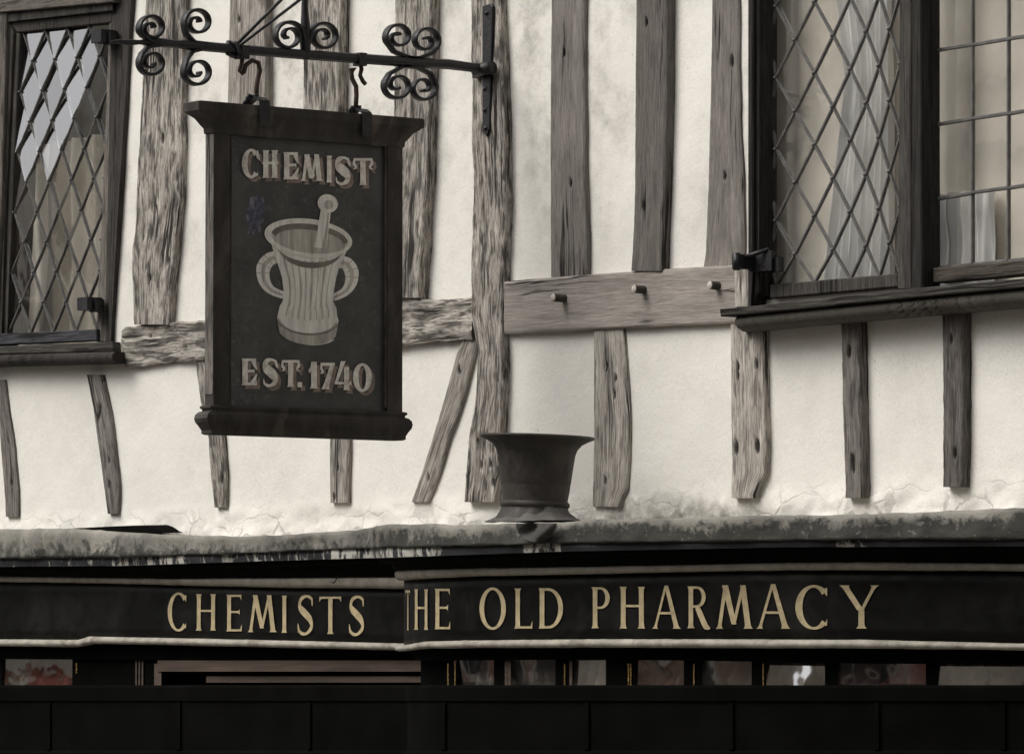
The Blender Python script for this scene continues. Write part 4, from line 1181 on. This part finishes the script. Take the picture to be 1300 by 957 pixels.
hs = thing('hanging_sign', 'dark wooden hanging signboard painted CHEMIST, a mortar and pestle, and EST. 1740', 'sign', S(385, 550, XS))
TH = .020                                         # half thickness
XF = XS + TH                                      # plane of the frame's face
def F_(px, py, lift=0): return S(px, py, XF + lift)
yl, yr = F_(271.5, 340).y, F_(511, 340).y         # stile edges
ymid, hy_ = (yl + yr) / 2, (yr - yl) / 2
zt_, zb_ = F_(272, 161).z, F_(271, 514).z
ztop = F_(246, 128).z; zbot = F_(258, 551).z
mb = MB()
mb.box((XS - TH, yl, zb_), (XF, F_(291.5, 340).y, zt_)); mb.obj('stile', M['sign_wood'], hs)
mb = MB(); mb.box((XS - TH, F_(492, 340).y, zb_), (XF, yr, zt_)); mb.obj('stile', M['sign_wood'], hs)
mb = MB(); mb.box((XS - TH + .001, yl - .0018, zb_ + .03), (XF - .001, yl - .0002, zt_ - .02)); mb.obj('pale_edge', M['oak'], hs).color = (.19, .172, .155, 1)  # paler strip over the outer edge of the left stile
# planted bead round the panel
mb = MB()
y0, y1 = F_(291.5, 340).y, F_(492, 340).y
mb.box((XF - .010, y0 + .0005, zb_ + .01), (XF - .003, y0 + .008, zt_ - .01)); mb.obj('bead', M['oak'], hs).color = (.05, .045, .04, 1); mb = MB(); mb.box((XF - .010, y1 - .007, zb_ + .01), (XF - .002, y1 - .0005, zt_ - .01))
mb.obj('bead', M['oak'], hs).color = (.10, .088, .076, 1)
dz = ztop - zt_
mb = MB()
mb.stack((XS, ymid), TH + .001, hy_ + .001, [(.0, zt_ - .018), (.004, zt_ - .016), (.006, zt_ - .002), (.012, zt_ + dz * .05), (.020, zt_ + dz * .18), (.030, zt_ + dz * .35), (.048, zt_ + dz * .50), (.056, zt_ + dz * .58), (.062, zt_ + dz * .62), (.062, ztop - .003), (.058, ztop)], .26)
mb.obj('cornice', M['sign_wood'], hs)
hb = zb_ - zbot
mb = MB()
mb.stack((XS, ymid), TH + .0012, hy_ + .0012, [(.0, zbot), (.008, zbot + hb * .04), (.008, zbot + hb * .15), (.016, zbot + hb * .30), (.024, zbot + hb * .42), (.027, zbot + hb * .55), (.024, zbot + hb * .68), (.016, zbot + hb * .77), (.006, zbot + hb * .80), (.006, zbot + hb * .86), (.012, zbot + hb * .90), (.012, zbot + hb * .97), (.002, zbot + hb * 1.0)], .38)
mb.obj('bottom_rail', M['sign_wood'], hs)
mb = MB(); mb.box((XS - TH + .01, y0 - .005, zb_ - .01), (XF - .012, y1 + .005, zt_ + .01)); 
panel = mb.obj('panel', M['sign_panel'], hs)
# top rail under the cornice and lower ledge
mb = MB(); mb.box((XS - TH + .002, y0 + .001, F_(292, 164).z), (XF - .002, y1 - .001, zt_ - .001)); mb.obj('top_rail', M['sign_wood'], hs)
XP = XF - .012
def Pn(px, py, l): return S(px, py, XP + l)
def sign_text(word, boxes, name, m, dx, dy, lift):
    mb = MB()
    for ch, (x0, x1, y0_, y1_) in zip(word, boxes):
        def mp(u, v, l):
            return Pn(x0 + (x1 - x0) * u + dx, y1_ - (y1_ - y0_) * v + dy, l)
        s = {'I': .72, 'H': .31, 'E': .34, 'M': .25, 'C': .32, 'S': .38, 'T': .30, '1': .55, '7': .36, '4': .30, '0': .30, '.': 1}[ch]
        pieces_to(mb, glyph(ch, s, .10, 1.45) + heavy(ch), mp, lift, .00015)
    return mb.obj(name, m, panel)
B1 = [(307, 328.5, 189.6, 226), (332.6, 353.5, 191, 226), (359, 379, 193.5, 228), (383, 408, 196, 230), (414, 422, 198, 232), (426, 444, 200, 234), (449, 472.6, 201, 235)]
B2 = [(306, 326, 455, 489), (334, 352, 456, 490), (358, 380, 457, 491), (377.5, 383.5, 485, 491.5), (391.5, 403, 459, 493), (406, 426, 460, 494), (424.6, 446, 458.5, 495), (448, 472, 461.5, 497)]
for wd, B, nm in (('CHEMIST', B1, 'lettering'), ('EST.1740', B2, 'lettering')):
    sign_text(wd, B, 'letter_shade', M['letter_shadow'], 4.0, 4.5, .0012)
    sign_text(wd, B, nm, M['letter_pink'], 0, 0, .0040)

# painted mortar and pestle: layers of paint a fraction of a millimetre thick
mats = [M['paint_light'], M['paint_mid'], M['paint_dark'], M['paint_line']]
pic = MB()
def poly(pts, l, mi):
    pic.add([Pn(x, y, l) for x, y in pts], [tuple(range(len(pts)))], mi=mi)
def strip(a, b, l, mi):
    vs = [];
    for p, q in zip(a, b): vs += [Pn(*p, l), Pn(*q, l)]
    pic.add(vs, [(2 * i, 2 * i + 1, 2 * i + 3, 2 * i + 2) for i in range(len(a) - 1)], mi=mi)
def ell(cx, cy, rx, ry, rot=0, a0=0, a1=360, n=48):
    out = []
    for i in range(n + 1):
        a = R(a0 + (a1 - a0) * i / n); x, y = rx * math.cos(a), ry * math.sin(a); c, s_ = math.cos(R(rot)), math.sin(R(rot))
        out.append((cx + x * c - y * s_, cy + x * s_ + y * c))
    return out
U = .0002
# handles
def handle(pts, w, l):
    r = g_rib(pts, w, 8)[1]
    strip([a for a, b in r], [b for a, b in r], l, 0)
    r2 = g_rib(pts, [q * .30 for q in w], 8)[1]
    strip([a for a, b in r2], [b for a, b in r2], l + U, 1)
    for i in range(4, len(r) // 2, 5):
        a, b = r[i]; c, d = r[i + 2]
        strip([a, b], [((a[0] * 2 + c[0]) / 3, (a[1] * 2 + c[1]) / 3), ((b[0] * 2 + d[0]) / 3, (b[1] * 2 + d[1]) / 3)], l + 2 * U, 1)
handle([(356, 326), (343, 329), (334.5, 340), (335.5, 356), (344, 368), (360, 375)], [14, 17, 18, 15, 11, 9], .0008)
handle([(430, 333), (440, 335), (446.5, 346), (445, 360), (437, 371), (423, 378)], [14, 17, 18, 15, 11, 9], .0008)
# body
lb = [(341, 296), (344, 308), (348, 322), (353, 336), (358, 352), (360, 368), (359, 382), (355, 389), (353, 398), (352, 404), (358, 416), (371, 427), (386, 435)]
rb = [(446, 305), (441, 316), (437, 326), (431, 338), (427, 352), (424, 368), (423, 383), (427, 391), (428, 401), (430, 407), (425, 421), (414, 431), (402, 437)]
strip(lb, rb, .0014, 0)
poly(ell(394, 436 - 12, 33, 14, 4, 20, 160, 24), .0015, 0)
# fluting
for k in range(17):
    t = .08 + k * .052
    a, b = [], []
    for (x0, y0_), (x1, y1_) in zip(lb[2:9], rb[2:9]):
        xx = x0 + (x1 - x0) * t; yy = y0_ + (y1_ - y0_) * t + 7 * math.sin(math.pi * t)
        w = .35 + .8 * ((k * 7) % 4) / 3
        a.append((xx - w, yy)); b.append((xx + w, yy))
    strip(a, b, .0017 + .0001 * (k % 2), 1 if k % 2 else 3)
# shade under the rim
a = [(x, y) for x, y in ell(394, 311, 46, 26, 5, 168, 18, 24)]
strip([(x, y) for x, y in ell(394, 306, 47, 27, 5, 160, 20, 24)], [(x, y) for x, y in ell(394, 313.5, 41, 27, 5, 160, 20, 24)], .0020, 2)
# foot rings
strip(ell(391, 398, 38, 26, 4, 165, 15, 24), ell(391, 402, 39, 27, 4, 165, 15, 24), .0020, 1)
strip(ell(391, 404, 39, 19, 4, 170, 10, 24), ell(391, 406, 39.5, 19.5, 4, 170, 10, 24), .0022, 2)
strip(ell(391, 407, 39, 20, 4, 170, 10, 24), ell(391, 418, 38, 19.5, 4, 160, 20, 24), .0021, 1)
# rim and bowl
poly(ell(391.5, 302, 56, 24, 7)[:-1], .0025, 0)
poly(ell(393, 303, 49, 18.5, 7)[:-1], .0027, 1)
strip(ell(393, 303, 49, 18.5, 7, 185, 355, 30), ell(393, 307, 44, 15, 7, 185, 355, 30), .0029, 2)
strip(ell(391.5, 302, 56, 24, 7, 0, 360, 60), ell(391.5, 302, 54.3, 22.6, 7, 0, 360, 60), .0031, 3)
# pestle
strip([(408, 262), (405, 280), (402, 300), (399, 314)], [(420.5, 266), (418, 284), (416, 302), (414, 316)], .0034, 0)
strip([(416.5, 265), (414, 284), (411, 302), (409, 316)], [(419.5, 266), (417, 284), (415, 302), (413, 316)], .0036, 1)
poly(ell(416, 258.5, 13, 11.5, 20)[:-1], .0038, 3); poly(ell(416, 258.5, 11, 9.8, 20)[:-1], .0040, 0); poly(ell(417, 260, 6, 6, 20)[:-1], .0042, 1)
pic.obj('mortar_picture', None, panel, mats)
# flaked patch left of the picture
mb = MB(); pts = []
for i in range(40):
    a = 2 * math.pi * i / 40
    r = 1 + .35 * noise.noise(Vector((math.cos(a) * 2.2, math.sin(a) * 2.2, 4))) * 2
    pts.append(Pn(325 + 11 * r * math.cos(a) + 3 * math.sin(a), 272 - 25 * r * math.sin(a), .0006))
mb.add(pts, [tuple(range(40))]); mb.obj('flaked_patch', M['bluegrey'], panel)

# iron eyes over the cornice and rusty hooks
for (ex, ey, hook) in ((325, 133, [(309, 93), (312, 83), (320, 77), (328, 80), (330, 90), (327, 102), (325.5, 112), (325.5, 126)]),
                       (455, 148, [(447, 93), (445, 89), (450, 87), (446, 92), (447, 100), (452, 110), (452.5, 122), (451.5, 137)])):
    mb = MB()
    mb.tube([S(x, y, XS) for x, y in hook], .0068, 8)
    mb.obj('hook', M['rust'], hs)
    c = S(ex, ey, XS); mb = MB()
    mb.box((XF + .0185, c.y - .017, c.z - .060), (XF + .022, c.y + .017, c.z + .005))
    for k in (-1, 1):
        pass
    ring = [(c.x + k_, c.y, c.z + z_) for k_, z_ in ((-.039, -.03), (-.040, .004), (-.02, .014), (0, .018), (.02, .014), (.0385, .004), (.0385, -.04))]
    mb.tube(ring, 0, flat=(.034, .006, (0, 1, 0))) if False else None
    vs = []
    for (x, y, z) in ring: vs += [(x, c.y - .017, z), (x, c.y + .017, z), (x, c.y + .017, z + .005), (x, c.y - .017, z + .005)]
    fs = [(i * 4 + k, i * 4 + (k + 1) % 4, i * 4 + 4 + (k + 1) % 4, i * 4 + 4 + k) for i in range(len(ring) - 1) for k in range(4)]
    mb.add(vs, fs)
    mb.tube([(c.x, c.y - .026, c.z + .006), (c.x, c.y - .030, c.z + .017), (c.x, c.y - .022, c.z + .024), (c.x, c.y - .012, c.z + .02)], .0055, 8)
    mb.tube([(c.x, c.y, c.z + .018), (c.x, c.y, c.z + .03)], .009, 8)
    mb.obj('eye_strap', M['iron'], hs)
# lower link that grips the right hook
mb = MB(); mb.tube([S(457, 78, XS), S(459, 88, XS), S(457, 96, XS), S(461, 104, XS), S(464, 107, XS)], .0062, 8); mb.obj('link', M['rust'], br)
mb = MB(); mb.tube([S(308, 70, XS), S(307, 80, XS), S(304, 90, XS), S(309, 94, XS)], .006, 8); mb.obj('link', M['rust'], br)

# ================================================================== CAST MORTAR ON THE LEDGE
cm_y = -.36
mc = W(678, 664, cm_y)
pxm = (CAM - mc).length / F
lean = Vector((-.02 * .0, 0, 0))
root = thing('mortar', 'large flared dark iron mortar standing on the lead ledge above the bow window', 'mortar', (mc.x, cm_y, mc.z))
prof_px = [(50, 3), (48, 8), (44, 14), (41.5, 22), (42, 30), (42.5, 36), (43, 44), (45, 60), (47.5, 75), (49.5, 86), (52, 94), (57, 100), (65, 104.5), (72.5, 107.5), (73.5, 109.5), (72, 111), (66, 110), (58, 104), (50, 90), (44, 50), (36, 30), (1, 26)]
mb = MB()
tilt = (RT * (.035) + Vector((0, 0, 1))).normalized()
mb.lathe((mc.x, cm_y, mc.z), [(a * pxm, b * pxm) for a, b in prof_px], 72, tilt, wob=.0035)
mb.obj('vessel', M['ironstone'], root)
mb = MB()
mb.lathe((mc.x, cm_y, mc.z), [(43.0 * pxm, 20 * pxm), (44.5 * pxm, 22 * pxm), (44.8 * pxm, 25 * pxm), (43 * pxm, 27.5 * pxm)], 72, tilt, wob=.003)
mb.obj('band', M['ironstone'], root)
# lead dressed round the foot
mb = MB(); vs = []; seg = 64
pr = [(42, 21), (46, 15), (52, 10), (60, 6), (70, 2)]
for i, (r, z) in enumerate(pr):
    for k in range(seg):
        a = 2 * math.pi * k / seg
        w = 1 + .10 * noise.noise(Vector((math.cos(a) * 2.5, math.sin(a) * 2.5, i * .4)))
        vs.append((mc.x + r * pxm * math.cos(a) * w, cm_y + r * pxm * math.sin(a) * w * .8, mc.z + (z + 2 * noise.noise(Vector((math.cos(a) * 3, math.sin(a) * 3, i * .6)))) * pxm))
mb.add(vs, [(i * seg + k, i * seg + (k + 1) % seg, (i + 1) * seg + (k + 1) % seg, (i + 1) * seg + k) for i in range(len(pr) - 1) for k in range(seg)], None, True)
mb.obj('lead_collar', simple('dull_lead_dressing', (.12, .115, .108), .7, .1, .3, 24, .6, .3, (.03, .028, .025), .5), root)
# torn flap of lead that hangs over the edge
mb = MB(); vs = []
for i in range(17):
    px = 655 + 52 * i / 16
    dd = math.sin(math.pi * i / 16)
    for j in range(6):
        py = 664 + (4 + 20 * dd ** .5) * j / 5
        q = cmB(px, .112 + .014 * dd * math.sin(j * .9 + i * .5) + .006)
        vs.append((q.x, q.y, zat(q.x, q.y, py)))
mb.add(vs, [(i * 6 + j, i * 6 + j + 1, (i + 1) * 6 + j + 1, (i + 1) * 6 + j) for i in range(16) for j in range(5)], None, True)
mb.obj('lead_flap', simple('soot_black_lead', (.05, .047, .043), .7, .1, .5, 24, .8, .3, (.012, .012, .011), .7), sf)

# ================================================================== STREET (outside the frame; it lights and is mirrored in the glass)
mb = MB(); mb.box((-60, -3.0, -.1), (40, 3, 0)); tag(mb.obj('pavement', simple('stone_paving', (.28, .26, .23), .85, 0, .2, 3)), kind='structure')
mb = MB(); mb.add([(-80, -80, -.12), (60, -80, -.12), (60, 40, -.12), (-80, 40, -.12)], [(0, 1, 2, 3)]); tag(mb.obj('road', simple('asphalt', (.06, .058, .055), .9, 0, .2, 6)), kind='structure')
def house(label, x0, x1, y, h, wallm, brickm, wins, off):
    r = thing('terraced_house', label, 'house', ((x0 + x1) / 2, y, 0), 'houses across the street, mirrored in the glass')
    mb = MB(); mb.box((x0, y - 7, 3.1), (x1, y, h)); mb.obj('upper_wall', wallm, r)
    mb = MB(); mb.box((x0, y - 7, -.12), (x1, y - .02, 3.1)); mb.obj('ground_floor', brickm, r)
    mb = MB(); mb.box((x0 - .05, y - .1, h), (x1 + .05, y + .18, h + .25)); mb.obj('cornice', M['st'], r); mb = MB(); mb.box((x0, y - .05, 3.1), (x1, y + .1, 3.35)); mb.obj('string_course', M['st'], r)
    mb = MB()
    mb.add([(x0, y, h + .25), (x1, y, h + .25), (x1, y - 3.5, h + 1.1), (x0, y - 3.5, h + 1.1)], [(0, 1, 2, 3)]); mb.obj('roof', M['slate'], r)
    for i in range(wins):
        cx = x0 + (x1 - x0) * (i + .5) / wins + off
        for z0, z1, ww in ((3.75, 5.4, .5), (.6, 2.6, .95)):
            mb = MB(); mb.box((cx - ww - .08, y, z0 - .12), (cx + ww + .08, y + .05, z1 + .1)); w_ = mb.obj('window', M['st'], r)
            mb = MB(); mb.box((cx - ww, y + .02, z0), (cx + ww, y + .055, z1)); mb.obj('pane', M['darkpane'], w_)
            mb = MB(); mb.box((cx - .02, y + .056, z0), (cx + .02, y + .07, z1)); mb.box((cx - ww, y + .056, (z0 + z1) / 2 - .02), (cx + ww, y + .0705, (z0 + z1) / 2 + .02)); mb.obj('glazing_bar', M['st'], w_)
M['st'] = simple('pale_stone', (.60, .55, .46), .85, 0, .15, 4)
M['slate'] = simple('slate', (.09, .09, .10), .7, 0, .2, 5)
M['darkpane'] = simple('dark_window_pane', (.03, .03, .035), .2, 0, .2, 2, 0, .5)
w1 = simple('cream_render', (.80, .75, .66), .9, 0, .15, 2.5, stain=(.33, .28, .21), stainamt=.5)
w2 = simple('tan_stone', (.70, .63, .52), .9, 0, .25, 3, stain=(.25, .2, .15), stainamt=.6)
bk = simple('red_brick', (.45, .20, .15), .9, 0, .35, 5, stain=(.8, .72, .62), stainamt=.8)
bk2 = simple('brown_stone', (.42, .30, .23), .9, 0, .35, 5, stain=(.55, .5, .42), stainamt=.9)
sky_blocker = thing('sky_blocker_house', 'unseen dark brick house added right of the shop to block sky light', 'house', (10, -.8, 0))
mb = MB(); mb.box((5.6, -1.6, -.12), (15, 4, 8.5)); mb.obj('wall', simple('blocker_brick', (.10, .075, .06), .9, 0, .3, 5), sky_blocker)  # added out of view to keep sky light off the timbers' right sides
mb = MB(); mb.box((5.5, -1.75, 8.5), (15.1, 4.1, 8.8)); mb.obj('eaves', M['slate'], sky_blocker)
house('brown stone house added unseen opposite the bow window to replace sky in its reflections', -3.4, 2.9, -13, 7.5, w2, bk, 2, .0)  # added to fill the gap where the bow panes mirrored bare sky
house('tall stone house added unseen across the street to cut light from the right', 3.0, 13.0, -13, 9.5, w2, bk2, 4, .0)  # added out of view to darken what faces right, sign and fascia included
house('tan stone house with dark sash windows, farthest along the opposite side of the street', -30, -20.5, -10, 6.9, w2, bk, 4, .2)
house('cream rendered house opposite, in the middle of the three, with a red brick ground floor', -20.4, -11.2, -10, 7.6, w1, bk, 4, -.1)
house('low tan house opposite the shop, nearest to it, with a brown stone ground floor', -11.1, -3.6, -10, 6.3, w2, bk2, 3, .0)

# ================================================================== LIGHT, SKY, CAMERA
sun_el, sun_from = 48, Vector((-.50, -.87, 0)).normalized()      # light comes from the street, a little from the left
w = bpy.data.worlds.new('World'); scn.world = w; w.use_nodes = True
nt = w.node_tree; nt.nodes.clear()
bg = nt.nodes.new('ShaderNodeBackground'); ow = nt.nodes.new('ShaderNodeOutputWorld'); sk = nt.nodes.new('ShaderNodeTexSky')
sk.sky_type = 'NISHITA'; sk.sun_disc = False; sk.sun_elevation = R(sun_el)
sk.sun_rotation = math.atan2(sun_from.x, sun_from.y)
sk.air_density = 1.0; sk.dust_density = 5.0; sk.ozone_density = .6
hsv = nt.nodes.new('ShaderNodeHueSaturation'); hsv.inputs['Saturation'].default_value = .10
nt.links.new(sk.outputs[0], hsv.inputs['Color']); nt.links.new(hsv.outputs[0], bg.inputs[0]); bg.inputs[1].default_value = .10
nt.links.new(bg.outputs[0], ow.inputs[0])
sd = bpy.data.lights.new('sun', 'SUN'); sd.energy = 1.6; sd.angle = R(40); sd.color = (1, .95, .87)
so = bpy.data.objects.new('sun', sd); COL.objects.link(so)
dirv = Vector((sun_from.x * math.cos(R(sun_el)), sun_from.y * math.cos(R(sun_el)), math.sin(R(sun_el))))
so.rotation_euler = dirv.to_track_quat('Z', 'Y').to_euler(); so.location = (-6, -8, 12)

cd = bpy.data.cameras.new('camera'); cam = bpy.data.objects.new('camera', cd); COL.objects.link(cam)
cd.sensor_width = 36; cd.lens = 36 * F / IW; cd.clip_start = .5; cd.clip_end = 300
cam.location = CAM
cam.matrix_world = Matrix.Translation(CAM) @ Matrix((RT, UP, -FW)).transposed().to_4x4()
scn.camera = cam
scn.render.engine = 'CYCLES'
scn.view_settings.view_transform = 'Standard'; scn.view_settings.look = 'None'
scn.view_settings.exposure = 0.36; scn.view_settings.gamma = 1
scn.render.resolution_x, scn.render.resolution_y = 1024, 753
